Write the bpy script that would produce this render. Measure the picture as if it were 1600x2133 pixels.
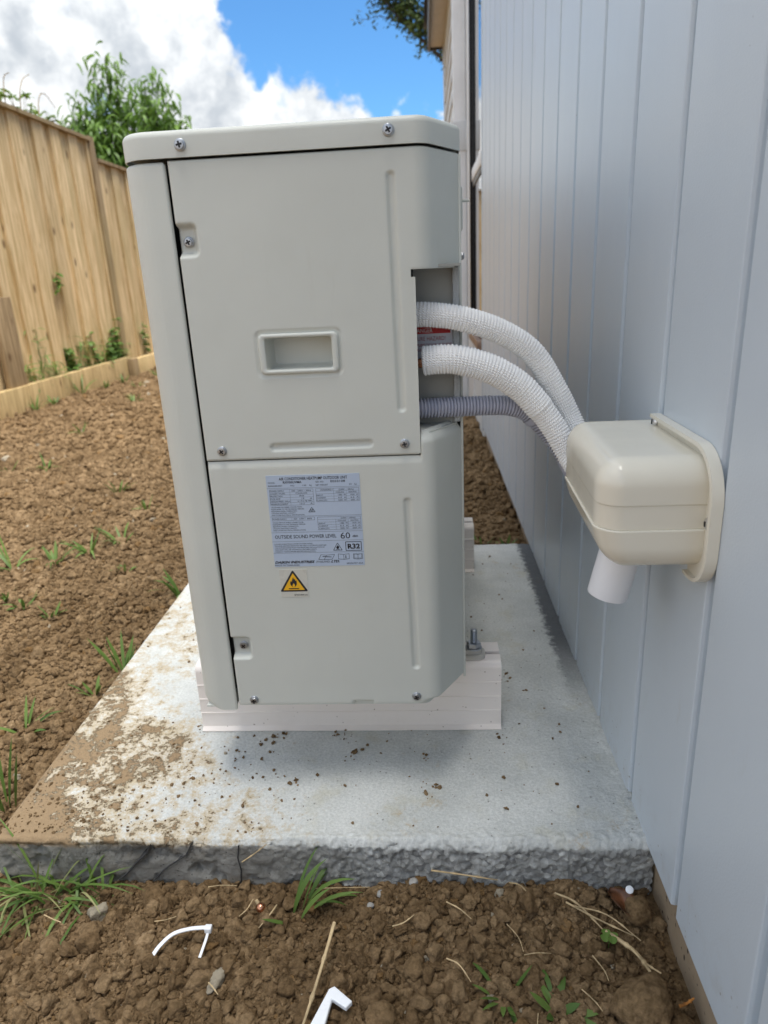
import bpy, bmesh, math, random
import numpy as np
from mathutils import Vector, Matrix

scene = bpy.context.scene
for o in list(bpy.data.objects):
    bpy.data.objects.remove(o)
COL = scene.collection
R = math.radians

# ------------------------------------------------------------------ camera
cam_d = bpy.data.cameras.new('camera')
cam = bpy.data.objects.new('camera', cam_d)
COL.objects.link(cam)
_yaw, _pit, _rol = 0.06896, -0.32765, -0.04980
_f = Vector((-math.sin(_yaw) * math.cos(_pit), math.cos(_yaw) * math.cos(_pit), math.sin(_pit)))
_r0 = Vector((math.cos(_yaw), math.sin(_yaw), 0))
_u0 = _r0.cross(_f)
_r = math.cos(_rol) * _r0 + math.sin(_rol) * _u0
_u = -math.sin(_rol) * _r0 + math.cos(_rol) * _u0
cam.matrix_world = Matrix(((_r.x, _u.x, -_f.x, 0.25474), (_r.y, _u.y, -_f.y, -0.75789),
                           (_r.z, _u.z, -_f.z, 0.64562), (0, 0, 0, 1)))
cam_d.sensor_fit = 'VERTICAL'
cam_d.sensor_height = 36.0
cam_d.lens = 1443.75 * 36.0 / 2133.0
cam_d.clip_start = 0.01
cam_d.clip_end = 2000
cam_d.dof.use_dof = True
cam_d.dof.focus_distance = 0.80
cam_d.dof.aperture_fstop = 7.0
scene.camera = cam
scene.render.resolution_x = 768
scene.render.resolution_y = 1024

# ------------------------------------------------------------------ sky, sun, exposure
SUN_EL, SUN_AZ = R(77), R(118)          # azimuth measured from +Y towards +X
sd = bpy.data.lights.new('sun', 'SUN')
sun = bpy.data.objects.new('sun', sd)
COL.objects.link(sun)
_sdir = Vector((math.sin(SUN_AZ) * math.cos(SUN_EL), math.cos(SUN_AZ) * math.cos(SUN_EL), math.sin(SUN_EL)))
sun.rotation_euler = _sdir.to_track_quat('Z', 'Y').to_euler()
sd.energy = 1.15
sd.angle = R(36)
sd.color = (1.0, 0.96, 0.9)
scene.cycles.max_bounces = 7
scene.cycles.diffuse_bounces = 3
scene.cycles.glossy_bounces = 3
scene.cycles.transmission_bounces = 4
scene.view_settings.view_transform = 'Standard'
scene.view_settings.look = 'None'
scene.view_settings.gamma = 1.0
scene.view_settings.use_curve_mapping = False
scene.view_settings.exposure = 2.50

world = bpy.data.worlds.new('World')
scene.world = world
world.use_nodes = True


class NT:
    """small helper to write node trees"""
    def __init__(self, nt):
        self.nt = nt
    def n(self, typ, **kw):
        nd = self.nt.nodes.new(typ)
        for k, v in kw.items():
            if k.startswith('_'):
                setattr(nd, k[1:], v)
        for k, v in kw.items():
            if not k.startswith('_'):
                self.set(nd, k, v)
        return nd
    def set(self, nd, key, v):
        if key.startswith('i') and key[1:].isdigit():
            s = nd.inputs[int(key[1:])]
        else:
            s = nd.inputs[key]
        if isinstance(v, bpy.types.NodeSocket):
            self.nt.links.new(v, s)
        elif isinstance(v, bpy.types.Node):
            self.nt.links.new(v.outputs[0], s)
        else:
            if s.type == 'RGBA' and len(v) == 3:
                v = (*v, 1)
            s.default_value = v
    def math(self, op, a, b=0.0, c=0.0, clamp=False):
        nd = self.nt.nodes.new('ShaderNodeMath')
        nd.operation = op
        nd.use_clamp = clamp
        self.set(nd, 'i0', a)
        self.set(nd, 'i1', b)
        if op in ('MULTIPLY_ADD', 'SMOOTH_MIN', 'COMPARE'):
            self.set(nd, 'i2', c)
        return nd.outputs[0]
    def mix(self, f, a, b, mode='MIX'):
        nd = self.nt.nodes.new('ShaderNodeMix')
        nd.data_type = 'RGBA'
        nd.blend_type = mode
        self.set(nd, 'i0', f)
        self.set(nd, 'i6', a)
        self.set(nd, 'i7', b)
        return nd.outputs[2]
    def ramp(self, f, lo, hi, a=0.0, b=1.0):
        nd = self.nt.nodes.new('ShaderNodeMapRange')
        nd.interpolation_type = 'SMOOTHSTEP'
        self.set(nd, 'i0', f)
        self.set(nd, 'i1', lo)
        self.set(nd, 'i2', hi)
        self.set(nd, 'i3', a)
        self.set(nd, 'i4', b)
        return nd.outputs[0]
    def noise(self, vec, scale, detail=3.0, rough=0.5, dist=0.0):
        nd = self.nt.nodes.new('ShaderNodeTexNoise')
        if vec is not None:
            self.set(nd, 'Vector', vec)
        nd.inputs['Scale'].default_value = scale
        nd.inputs['Detail'].default_value = detail
        nd.inputs['Roughness'].default_value = rough
        nd.inputs['Distortion'].default_value = dist
        return nd.outputs[0]


w = NT(world.node_tree)
world.node_tree.nodes.clear()
sky = w.n('ShaderNodeTexSky', _sky_type='NISHITA', _sun_disc=False, _sun_elevation=SUN_EL,
          _sun_rotation=SUN_AZ, _air_density=1.0, _dust_density=0.3, _ozone_density=2.5)
tc = w.n('ShaderNodeTexCoord')
sep = w.n('ShaderNodeSeparateXYZ', i0=tc.outputs['Generated'])
az = w.math('MULTIPLY', w.math('ARCTAN2', sep.outputs[0], sep.outputs[1]), 57.2958)
el = w.math('MULTIPLY', w.math('ARCSINE', sep.outputs[2]), 57.2958)
# cumulus bank: its top edge falls from a tall head to a low line of puffs
edge = w.math('MULTIPLY', w.math('EXPONENT', w.math('DIVIDE', w.math('ADD', az, 13.0), -3.9)), 7.0)
edge = w.math('ADD', w.math('MINIMUM', edge, 16.0), 10.3)
big = w.noise(tc.outputs['Generated'], 9.0, 5.0, 0.55, 0.3)
puff = w.noise(tc.outputs['Generated'], 34.0, 6.0, 0.58, 0.25)
height = w.math('SUBTRACT', edge, el)
height = w.math('ADD', height, w.math('MULTIPLY', w.math('SUBTRACT', big, 0.5), 9.0))
height = w.math('ADD', height, w.math('MULTIPLY', w.math('SUBTRACT', puff, 0.5), 7.0))
bank = w.ramp(height, -0.5, 1.5)
# looser clouds higher up
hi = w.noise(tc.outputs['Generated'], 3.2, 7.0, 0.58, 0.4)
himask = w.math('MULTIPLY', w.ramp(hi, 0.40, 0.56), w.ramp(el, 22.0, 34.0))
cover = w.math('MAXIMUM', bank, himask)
# blue holes inside the bank
hole = w.ramp(w.noise(tc.outputs['Generated'], 14.0, 4.0, 0.5), 0.62, 0.72)
cover = w.math('MULTIPLY', cover, w.math('SUBTRACT', 1.0, w.math('MULTIPLY', hole, 0.55)))
shade = w.ramp(w.math('ADD', w.noise(tc.outputs['Generated'], 11.0, 5.0, 0.6), w.math('MULTIPLY', puff, 0.35)), 0.44, 0.96)
ccol = w.mix(shade, (1.30, 1.42, 1.56), (3.1, 3.12, 3.08))
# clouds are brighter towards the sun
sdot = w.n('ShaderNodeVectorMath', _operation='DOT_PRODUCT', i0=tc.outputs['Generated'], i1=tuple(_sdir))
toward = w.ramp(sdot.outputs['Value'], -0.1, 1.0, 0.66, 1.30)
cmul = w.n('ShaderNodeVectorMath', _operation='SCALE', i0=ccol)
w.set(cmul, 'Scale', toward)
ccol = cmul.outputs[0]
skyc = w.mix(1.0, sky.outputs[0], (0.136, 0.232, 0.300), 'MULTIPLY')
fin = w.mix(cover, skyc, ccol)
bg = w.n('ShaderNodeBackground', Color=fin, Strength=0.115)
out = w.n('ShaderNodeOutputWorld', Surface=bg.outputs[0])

# ------------------------------------------------------------------ helpers
rng = np.random.default_rng(7)
random.seed(7)


def hash3(ix, iy, iz, s=0):
    h = (ix.astype(np.int64) * 73856093) ^ (iy.astype(np.int64) * 19349663) ^ (iz.astype(np.int64) * 83492791) ^ (s * 2654435761)
    h = (h ^ (h >> 13)) * 1274126177
    h = h & 0x7fffffff
    h = (h ^ (h >> 16)) & 0xffffff
    return h / float(0xffffff)


def vnoise(p, s=0):
    i = np.floor(p).astype(np.int64)
    f = p - i
    f = f * f * (3 - 2 * f)
    r = 0
    for dx in (0, 1):
        for dy in (0, 1):
            for dz in (0, 1):
                wgt = (f[:, 0] if dx else 1 - f[:, 0]) * (f[:, 1] if dy else 1 - f[:, 1]) * (f[:, 2] if dz else 1 - f[:, 2])
                r = r + wgt * hash3(i[:, 0] + dx, i[:, 1] + dy, i[:, 2] + dz, s)
    return r


def fbm(p, octv=4, s=0):
    a, t, n = 1.0, 0, 0
    for k in range(octv):
        t = t + a * vnoise(p * (2.03 ** k) + 17.3 * k, s + k)
        n += a
        a *= 0.5
    return t / n


def worley(p, s=0):
    i = np.floor(p).astype(np.int64)
    best = np.full(len(p), 9.0)
    for dx in (-1, 0, 1):
        for dy in (-1, 0, 1):
            for dz in (-1, 0, 1):
                c = i + np.array([dx, dy, dz])
                q = np.stack([c[:, k] + hash3(c[:, 0], c[:, 1], c[:, 2], s + 11 * k) for k in range(3)], 1)
                best = np.minimum(best, ((q - p) ** 2).sum(1))
    return np.sqrt(best)


def mesh_obj(name, verts, faces, mat, parent=None, smooth=True, sharp=None):
    me = bpy.data.meshes.new(name)
    me.from_pydata([tuple(map(float, v)) for v in verts], [], [tuple(map(int, f)) for f in faces])
    return link(name, me, mat, parent, smooth, sharp)


def link(name, me, mat, parent=None, smooth=True, sharp=None):
    me.update()
    if mat is not None and not len(me.materials):
        me.materials.append(mat)
    me.polygons.foreach_set('use_smooth', [bool(smooth)] * len(me.polygons))
    if smooth and sharp is not None:
        me.set_sharp_from_angle(angle=R(sharp))
    o = bpy.data.objects.new(name, me)
    COL.objects.link(o)
    if parent is not None:
        o.parent = parent
    return o


def grid_mesh_obj(name, P, mask, mat, parent=None, smooth=True, sharp=None):
    """P: (n,m,3) points, mask: (n-1,m-1) of faces kept"""
    n, m = P.shape[:2]
    idx = np.arange(n * m).reshape(n, m)
    f = np.stack([idx[:-1, :-1], idx[1:, :-1], idx[1:, 1:], idx[:-1, 1:]], -1)
    f = f[mask] if mask is not None else f.reshape(-1, 4)
    used = np.unique(f)
    mp = np.full(n * m, -1)
    mp[used] = np.arange(len(used))
    v = P.reshape(-1, 3)[used]
    f = mp[f]
    me = bpy.data.meshes.new(name)
    me.vertices.add(len(v))
    me.vertices.foreach_set('co', v.astype(np.float32).ravel())
    me.loops.add(len(f) * 4)
    me.loops.foreach_set('vertex_index', f.astype(np.int32).ravel())
    me.polygons.add(len(f))
    me.polygons.foreach_set('loop_start', np.arange(0, len(f) * 4, 4, dtype=np.int32))
    me.update(calc_edges=True)
    me.validate()
    return link(name, me, mat, parent, smooth, sharp)


class MB:
    def __init__(self):
        self.v, self.f = [], []
    def add(self, verts, faces):
        o = len(self.v)
        self.v += [tuple(map(float, p)) for p in verts]
        self.f += [tuple(int(i) + o for i in fc) for fc in faces]
        return self
    def box(self, x0, x1, y0, y1, z0, z1, b=0.0):
        if b <= 0:
            vs = [(x, y, z) for x in (x0, x1) for y in (y0, y1) for z in (z0, z1)]
            fs = [(0, 1, 3, 2), (4, 6, 7, 5), (0, 4, 5, 1), (2, 3, 7, 6), (0, 2, 6, 4), (1, 5, 7, 3)]
            return self.add(vs, fs)
        bm = bmesh.new()
        bmesh.ops.create_cube(bm, size=1.0)
        for v in bm.verts:
            v.co = Vector(((x0 + x1) / 2 + v.co.x * (x1 - x0), (y0 + y1) / 2 + v.co.y * (y1 - y0), (z0 + z1) / 2 + v.co.z * (z1 - z0)))
        bmesh.ops.bevel(bm, geom=bm.edges[:], offset=b, segments=2, affect='EDGES', profile=0.5)
        bm.verts.index_update()
        self.add([v.co for v in bm.verts], [[v.index for v in f.verts] for f in bm.faces])
        bm.free()
        return self
    def tube(self, pts, rad, seg=8, cap=True):
        pts = [Vector(p) for p in pts]
        if not hasattr(rad, '__len__'):
            rad = [rad] * len(pts)
        rings = []
        up = Vector((0.31, 0.17, 0.93))
        for i, p in enumerate(pts):
            t = (pts[min(i + 1, len(pts) - 1)] - pts[max(i - 1, 0)]).normalized()
            a = t.cross(up)
            if a.length < 1e-3:
                a = t.cross(Vector((1, 0, 0)))
            a.normalize()
            b = t.cross(a)
            rings.append([p + (a * math.cos(k * 2 * math.pi / seg) + b * math.sin(k * 2 * math.pi / seg)) * rad[i] for k in range(seg)])
        vs = [q for r in rings for q in r]
        fs = [(i * seg + k, i * seg + (k + 1) % seg, (i + 1) * seg + (k + 1) % seg, (i + 1) * seg + k)
              for i in range(len(pts) - 1) for k in range(seg)]
        if cap:
            fs.append(tuple(range(seg))[::-1])
            fs.append(tuple((len(pts) - 1) * seg + k for k in range(seg)))
        return self.add(vs, fs)
    def lathe(self, prof, origin, axis, seg=24):
        """prof: list of (r, h) along axis"""
        ax = Vector(axis).normalized()
        a = ax.orthogonal().normalized()
        b = ax.cross(a)
        o = Vector(origin)
        vs, fs = [], []
        for r, h in prof:
            for k in range(seg):
                t = 2 * math.pi * k / seg
                vs.append(o + ax * h + (a * math.cos(t) + b * math.sin(t)) * r)
        for i in range(len(prof) - 1):
            for k in range(seg):
                fs.append((i * seg + k, i * seg + (k + 1) % seg, (i + 1) * seg + (k + 1) % seg, (i + 1) * seg + k))
        fs.append(tuple((len(prof) - 1) * seg + k for k in range(seg)))
        fs.append(tuple(range(seg))[::-1])
        return self.add(vs, fs)
    def prism(self, poly, z0, z1, fn=lambda a, b, c: (a, b, c)):
        n = len(poly)
        vs = [fn(p[0], p[1], z0) for p in poly] + [fn(p[0], p[1], z1) for p in poly]
        fs = [(k, (k + 1) % n, n + (k + 1) % n, n + k) for k in range(n)]
        fs += [tuple(range(n))[::-1], tuple(range(n, 2 * n))]
        return self.add(vs, fs)
    def build(self, name, mat, parent=None, smooth=True, sharp=35):
        return mesh_obj(name, self.v, self.f, mat, parent, smooth, sharp)


def empty(name, loc=(0, 0, 0)):
    o = bpy.data.objects.new(name, None)
    o.location = loc
    o.empty_display_size = 0.05
    COL.objects.link(o)
    return o


def tag(o, label, cat=None, group=None, kind=None):
    if label:
        o['label'] = label
    if cat:
        o['category'] = cat
    if group:
        o['group'] = group
    if kind:
        o['kind'] = kind
    return o


def round_poly(pts, seg=6):
    """pts: (x, y, r) corners -> polyline with rounded corners"""
    res = []
    n = len(pts)
    for i in range(n):
        p = Vector(pts[i][:2])
        a = Vector(pts[i - 1][:2])
        b = Vector(pts[(i + 1) % n][:2])
        r = pts[i][2]
        if r <= 0:
            res.append((p.x, p.y))
            continue
        u, v = (a - p).normalized(), (b - p).normalized()
        ang = u.angle(v)
        d = r / math.tan(ang / 2)
        c = p + (u + v).normalized() * (r / math.sin(ang / 2))
        s, e = p + u * d, p + v * d
        a0 = math.atan2(s.y - c.y, s.x - c.x)
        a1 = math.atan2(e.y - c.y, e.x - c.x)
        da = (a1 - a0 + math.pi) % (2 * math.pi) - math.pi
        for k in range(seg + 1):
            t = a0 + da * k / seg
            res.append((c.x + r * math.cos(t), c.y + r * math.sin(t)))
    return res


def poly_offset(pts, d):
    """offset closed CCW polyline outwards by d"""
    n = len(pts)
    res = []
    for i in range(n):
        p0, p1, p2 = Vector(pts[i - 1]), Vector(pts[i]), Vector(pts[(i + 1) % n])
        e1, e2 = (p1 - p0), (p2 - p1)
        if e1.length < 1e-9:
            e1 = e2
        if e2.length < 1e-9:
            e2 = e1
        n1 = Vector((e1.y, -e1.x)).normalized()
        n2 = Vector((e2.y, -e2.x)).normalized()
        m = (n1 + n2)
        m = m / max(m.dot(n1), 1e-6) if m.length > 1e-6 else n1
        res.append((p1.x + m.x * d, p1.y + m.y * d))
    return res


# ------------------------------------------------------------------ materials
def new_mat(name):
    m = bpy.data.materials.new(name)
    m.use_nodes = True
    t = NT(m.node_tree)
    m.node_tree.nodes.clear()
    bs = t.n('ShaderNodeBsdfPrincipled')
    ou = t.n('ShaderNodeOutputMaterial', Surface=bs.outputs[0])
    co = t.n('ShaderNodeTexCoord')
    return m, t, bs, co.outputs['Object']


def bump(t, bs, h, dist=0.001, strength=1.0):
    b = t.n('ShaderNodeBump', Height=h)
    b.inputs['Distance'].default_value = dist
    b.inputs['Strength'].default_value = strength
    t.set(bs, 'Normal', b.outputs[0])
    return b


def paint(name, col, rough=0.4, spec=0.5, grain=0.0, gscale=800, vary=0.03, vscale=9.0, metallic=0.0, coat=0.0):
    m, t, bs, co = new_mat(name)
    n = t.noise(co, vscale, 4.0, 0.6)
    c2 = tuple(max(0, c * (1 - 2 * vary)) for c in col)
    c1 = tuple(min(1, c * (1 + vary)) for c in col)
    t.set(bs, 'Base Color', t.mix(t.ramp(n, 0.3, 0.7), c2, c1))
    fr = t.noise(co, vscale * 3.1, 5.0, 0.6)
    t.set(bs, 'Roughness', t.ramp(fr, 0.25, 0.75, max(0.02, rough - 0.06), rough + 0.08))
    bs.inputs['Specular IOR Level'].default_value = spec
    bs.inputs['Metallic'].default_value = metallic
    if grain > 0:
        bump(t, bs, t.noise(co, gscale, 2.0, 0.5), grain, 1.0)
    return m


M = {}
M['ivory'] = paint('ivory_powder_coat', (0.60, 0.585, 0.525), 0.42, 0.4, 0.00012, 1400, 0.015)
def casing_mat():
    m, t, bs, co = new_mat('ivory_powder_coat')
    n = t.noise(co, 5.0, 4, 0.6)
    c = t.mix(t.ramp(n, 0.3, 0.7), (0.600, 0.610, 0.555), (0.630, 0.640, 0.583))
    mp = t.n('ShaderNodeMapping', Vector=co)
    mp.inputs['Scale'].default_value = (1, 1, 0.14)
    streak = t.ramp(t.noise(mp.outputs[0], 60, 5, 0.7), 0.58, 0.80)
    c = t.mix(t.math('MULTIPLY', streak, 0.13), c, (0.42, 0.38, 0.30))
    dust = t.ramp(t.noise(co, 240, 3, 0.7), 0.66, 0.78)
    c = t.mix(t.math('MULTIPLY', dust, 0.10), c, (0.40, 0.35, 0.27))
    sm = t.math('MULTIPLY', t.ramp(t.noise(co, 11, 6, 0.72, 0.8), 0.60, 0.75), 0.10)
    c = t.mix(sm, c, (0.47, 0.45, 0.40))
    t.set(bs, 'Base Color', c)
    t.set(bs, 'Roughness', t.ramp(t.noise(co, 16, 5, 0.65), 0.25, 0.75, 0.34, 0.50))
    bs.inputs['Specular IOR Level'].default_value = 0.45
    hgt = t.math('ADD', t.math('MULTIPLY', t.noise(co, 7.0, 2, 0.5), 1.0), t.math('MULTIPLY', t.noise(co, 1500, 2, 0.5), 0.06))
    bump(t, bs, hgt, 0.0022)
    return m


M['ivory'] = casing_mat()
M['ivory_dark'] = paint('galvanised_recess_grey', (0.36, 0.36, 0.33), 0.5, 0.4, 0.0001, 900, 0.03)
M['chassis'] = paint('dark_chassis_metal', (0.045, 0.045, 0.045), 0.7)
M['foam'] = None
M['beige'] = paint('cream_moulded_plastic', (0.775, 0.725, 0.605), 0.17, 0.5, 0.0, 300, 0.012, 6)
M['rail'] = paint('pinkish_white_pvc', (0.80, 0.715, 0.665), 0.38, 0.45, 0.0, 300, 0.02, 14)
def rail_mat():
    m, t, bs, co = new_mat('pinkish_white_pvc')
    geo = t.n('ShaderNodeNewGeometry')
    pos = geo.outputs['Position']
    zc = t.n('ShaderNodeSeparateXYZ', i0=pos)
    n = t.noise(pos, 14, 4, 0.6)
    c = t.mix(t.ramp(n, 0.3, 0.7), (0.845, 0.775, 0.715), (0.86, 0.79, 0.73))
    lowz = t.ramp(t.math('ADD', zc.outputs[2], t.math('MULTIPLY', t.noise(pos, 30, 4, 0.7), 0.05)), 0.055, 0.022)
    c = t.mix(t.math('MULTIPLY', lowz, 0.10), c, (0.42, 0.33, 0.22))
    v = t.n('ShaderNodeTexVoronoi', Vector=pos, Scale=150.0)
    sp = t.math('MULTIPLY', t.ramp(v.outputs['Distance'], 0.2, 0.1), t.ramp(t.noise(pos, 50, 2), 0.58, 0.63))
    c = t.mix(t.math('MULTIPLY', sp, 0.7), c, (0.20, 0.13, 0.075))
    t.set(bs, 'Base Color', c)
    t.set(bs, 'Roughness', t.ramp(t.noise(pos, 45, 4, 0.6), 0.3, 0.7, 0.36, 0.42))
    return m


M['rail'] = rail_mat()
M['pvc'] = paint('white_pvc_pipe', (0.87, 0.88, 0.91), 0.45, 0.4, 0.0, 300, 0.01)
M['insul'] = paint('white_foam_insulation', (0.90, 0.895, 0.88), 0.6, 0.3, 0.0, 300, 0.02, 20)
M['conduit'] = paint('blue_grey_conduit', (0.48, 0.49, 0.58), 0.32, 0.5, 0.0, 300, 0.02)
M['zinc'] = paint('zinc_plated_steel', (0.46, 0.48, 0.51), 0.36, 0.5, 0.0, 300, 0.06, 150, 1.0)
M['steel'] = paint('bright_steel', (0.66, 0.66, 0.67), 0.2, 0.5, 0.0, 300, 0.04, 200, 1.0)
M['black'] = paint('black_slot', (0.012, 0.012, 0.014), 0.6)
M['copper'] = paint('copper', (0.72, 0.34, 0.20), 0.25, 0.5, 0.0, 300, 0.08, 90, 1.0)
M['label_blue'] = paint('pale_blue_foil_label', (0.47, 0.55, 0.67), 0.35, 0.4, 0.0, 300, 0.01)
M['ink'] = paint('black_ink', (0.02, 0.02, 0.025), 0.5)
M['sticker'] = paint('clear_sticker_edge', (0.61, 0.595, 0.525), 0.25, 0.5)
M['amber'] = paint('amber_print', (0.86, 0.46, 0.02), 0.4)
M['label_white'] = paint('white_paper_label', (0.62, 0.63, 0.68), 0.5)
M['red_ink'] = paint('red_ink', (0.55, 0.012, 0.015), 0.5)
M['darkred_ink'] = paint('dark_red_ink', (0.30, 0.01, 0.03), 0.5)
M['white_ink'] = paint('white_ink', (0.8, 0.78, 0.76), 0.5)
M['black_frame'] = paint('black_aluminium', (0.012, 0.013, 0.016), 0.35)
M['offwhite'] = paint('off_white_paint', (0.66, 0.68, 0.69), 0.5, 0.4, 0.0, 300, 0.02, 3)
M['soffit'] = paint('soffit_beige', (0.56, 0.50, 0.43), 0.6, 0.3)
M['fascia'] = paint('dark_brown_fascia', (0.014, 0.011, 0.010), 0.45)
M['downpipe'] = paint('white_downpipe', (0.80, 0.81, 0.82), 0.35, 0.5)
M['sillwood'] = paint('brown_sill_wood', (0.30, 0.19, 0.13), 0.5, 0.4, 0, 300, 0.15, 20)
M['nylon'] = paint('translucent_nylon', (0.78, 0.79, 0.80), 0.35, 0.5)
M['wplastic'] = paint('white_plastic', (0.84, 0.86, 0.88), 0.3, 0.5)
M['bolt_rubber'] = paint('foot_bracket_beige', (0.52, 0.50, 0.45), 0.5)


def foam_mat():
    m, t, bs, co = new_mat('grey_speckled_foam')
    n = t.noise(co, 900, 2, 0.7)
    t.set(bs, 'Base Color', t.mix(t.ramp(n, 0.35, 0.65), (0.25, 0.26, 0.26), (0.62, 0.64, 0.64)))
    bs.inputs['Roughness'].default_value = 0.9
    bump(t, bs, n, 0.0008)
    return m


M['foam'] = foam_mat()


def wall_mat():
    m, t, bs, co = new_mat('blue_grey_cladding_paint')
    mp = t.n('ShaderNodeMapping', Vector=co)
    mp.inputs['Scale'].default_value = (1, 1, 0.35)
    n = t.noise(mp.outputs[0], 3.0, 5, 0.6)
    sm = t.noise(mp.outputs[0], 22.0, 5, 0.65, 1.2)
    c = t.mix(t.ramp(n, 0.3, 0.7), (0.555, 0.620, 0.680), (0.590, 0.652, 0.708))
    scuff = t.ramp(sm, 0.58, 0.72)
    zone = t.ramp(t.noise(co, 2.3, 2, 0.5), 0.5, 0.62)
    c = t.mix(t.math('MULTIPLY', t.math('MULTIPLY', scuff, zone), 0.35), c, (0.52, 0.52, 0.49))
    # specks
    sp = t.n('ShaderNodeTexVoronoi', Vector=co, Scale=55.0)
    spk = t.ramp(sp.outputs['Distance'], 0.05, 0.02)
    keep = t.ramp(t.noise(co, 31.0, 1), 0.60, 0.64)
    c = t.mix(t.math('MULTIPLY', t.math('MULTIPLY', spk, keep), 0.6), c, (0.16, 0.16, 0.15))
    # soil splashed up from the ground
    zc = t.n('ShaderNodeSeparateXYZ', i0=co)
    s2 = t.n('ShaderNodeTexVoronoi', Vector=co, Scale=130.0)
    lowz = t.ramp(t.math('ADD', zc.outputs[2], t.math('MULTIPLY', t.noise(co, 14, 3), 0.10)), 0.17, 0.04)
    spl = t.math('MULTIPLY', t.math('MULTIPLY', t.ramp(s2.outputs['Distance'], 0.22, 0.12), t.ramp(t.noise(co, 48, 2), 0.56, 0.62)), lowz)
    c = t.mix(t.math('MULTIPLY', spl, 0.7), c, (0.16, 0.11, 0.065))
    c = t.mix(t.math('MULTIPLY', t.math('MULTIPLY', lowz, t.ramp(t.noise(co, 26, 5, 0.7), 0.45, 0.75)), 0.25), c, (0.36, 0.30, 0.22))
    t.set(bs, 'Base Color', c)
    t.set(bs, 'Roughness', t.ramp(sm, 0.2, 0.8, 0.33, 0.38))
    bs.inputs['Specular IOR Level'].default_value = 0.5
    bump(t, bs, t.noise(co, 420, 3, 0.6), 0.00022)
    return m


M['wall'] = wall_mat()


def baseboard_mat():
    m, t, bs, co = new_mat('tan_mud_splashed_foundation')
    n = t.noise(co, 40, 6, 0.7)
    c = t.mix(n, (0.26, 0.19, 0.12), (0.40, 0.31, 0.21))
    mp = t.n('ShaderNodeMapping', Vector=co)
    mp.inputs['Scale'].default_value = (1, 1, 0.55)
    sp = t.n('ShaderNodeTexVoronoi', Vector=mp.outputs[0], Scale=120.0)
    k = t.math('MULTIPLY', t.ramp(sp.outputs['Distance'], 0.34, 0.2), t.ramp(t.noise(co, 90, 1), 0.52, 0.58))
    c = t.mix(k, c, (0.06, 0.04, 0.025))
    t.set(bs, 'Base Color', c)
    bs.inputs['Roughness'].default_value = 0.9
    bump(t, bs, n, 0.002)
    return m


M['baseboard'] = baseboard_mat()


def soil_mat(name, inst):
    m, t, bs, co = new_mat(name)
    geo = t.n('ShaderNodeNewGeometry')
    pos = geo.outputs['Position']
    n1 = t.noise(pos, 6.0, 4, 0.6)
    n2 = t.noise(pos, 130.0, 5, 0.7)
    c = t.mix(t.ramp(n1, 0.3, 0.7), (0.185, 0.120, 0.060), (0.262, 0.176, 0.093))
    c = t.mix(t.ramp(n2, 0.25, 0.75), t.mix(1.0, c, (0.52, 0.50, 0.46), 'MULTIPLY'), t.mix(1.0, c, (1.30, 1.30, 1.32), 'MULTIPLY'))
    if inst:
        oi = t.n('ShaderNodeObjectInfo')
        rn = oi.outputs['Random']
        c = t.mix(t.ramp(rn, 0.0, 1.0), t.mix(1.0, c, (0.80, 0.78, 0.76), 'MULTIPLY'), t.mix(1.0, c, (1.22, 1.25, 1.30), 'MULTIPLY'))
        c = t.mix(t.ramp(rn, 0.9955, 0.996), c, (0.36, 0.31, 0.23))
        c = t.mix(t.math('MULTIPLY', t.ramp(rn, 0.022, 0.018), 0.40), c, (0.28, 0.16, 0.06))
    t.set(bs, 'Base Color', c)
    bs.inputs['Roughness'].default_value = 0.95
    bs.inputs['Specular IOR Level'].default_value = 0.15
    bump(t, bs, t.math('ADD', t.noise(pos, 300.0, 5, 0.75), t.math('MULTIPLY', t.noise(pos, 90.0, 3, 0.6), 1.5)), 0.0030)
    return m


M['soil'] = soil_mat('bare_brown_soil', False)
M['clod'] = soil_mat('brown_soil_clod', True)


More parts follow.
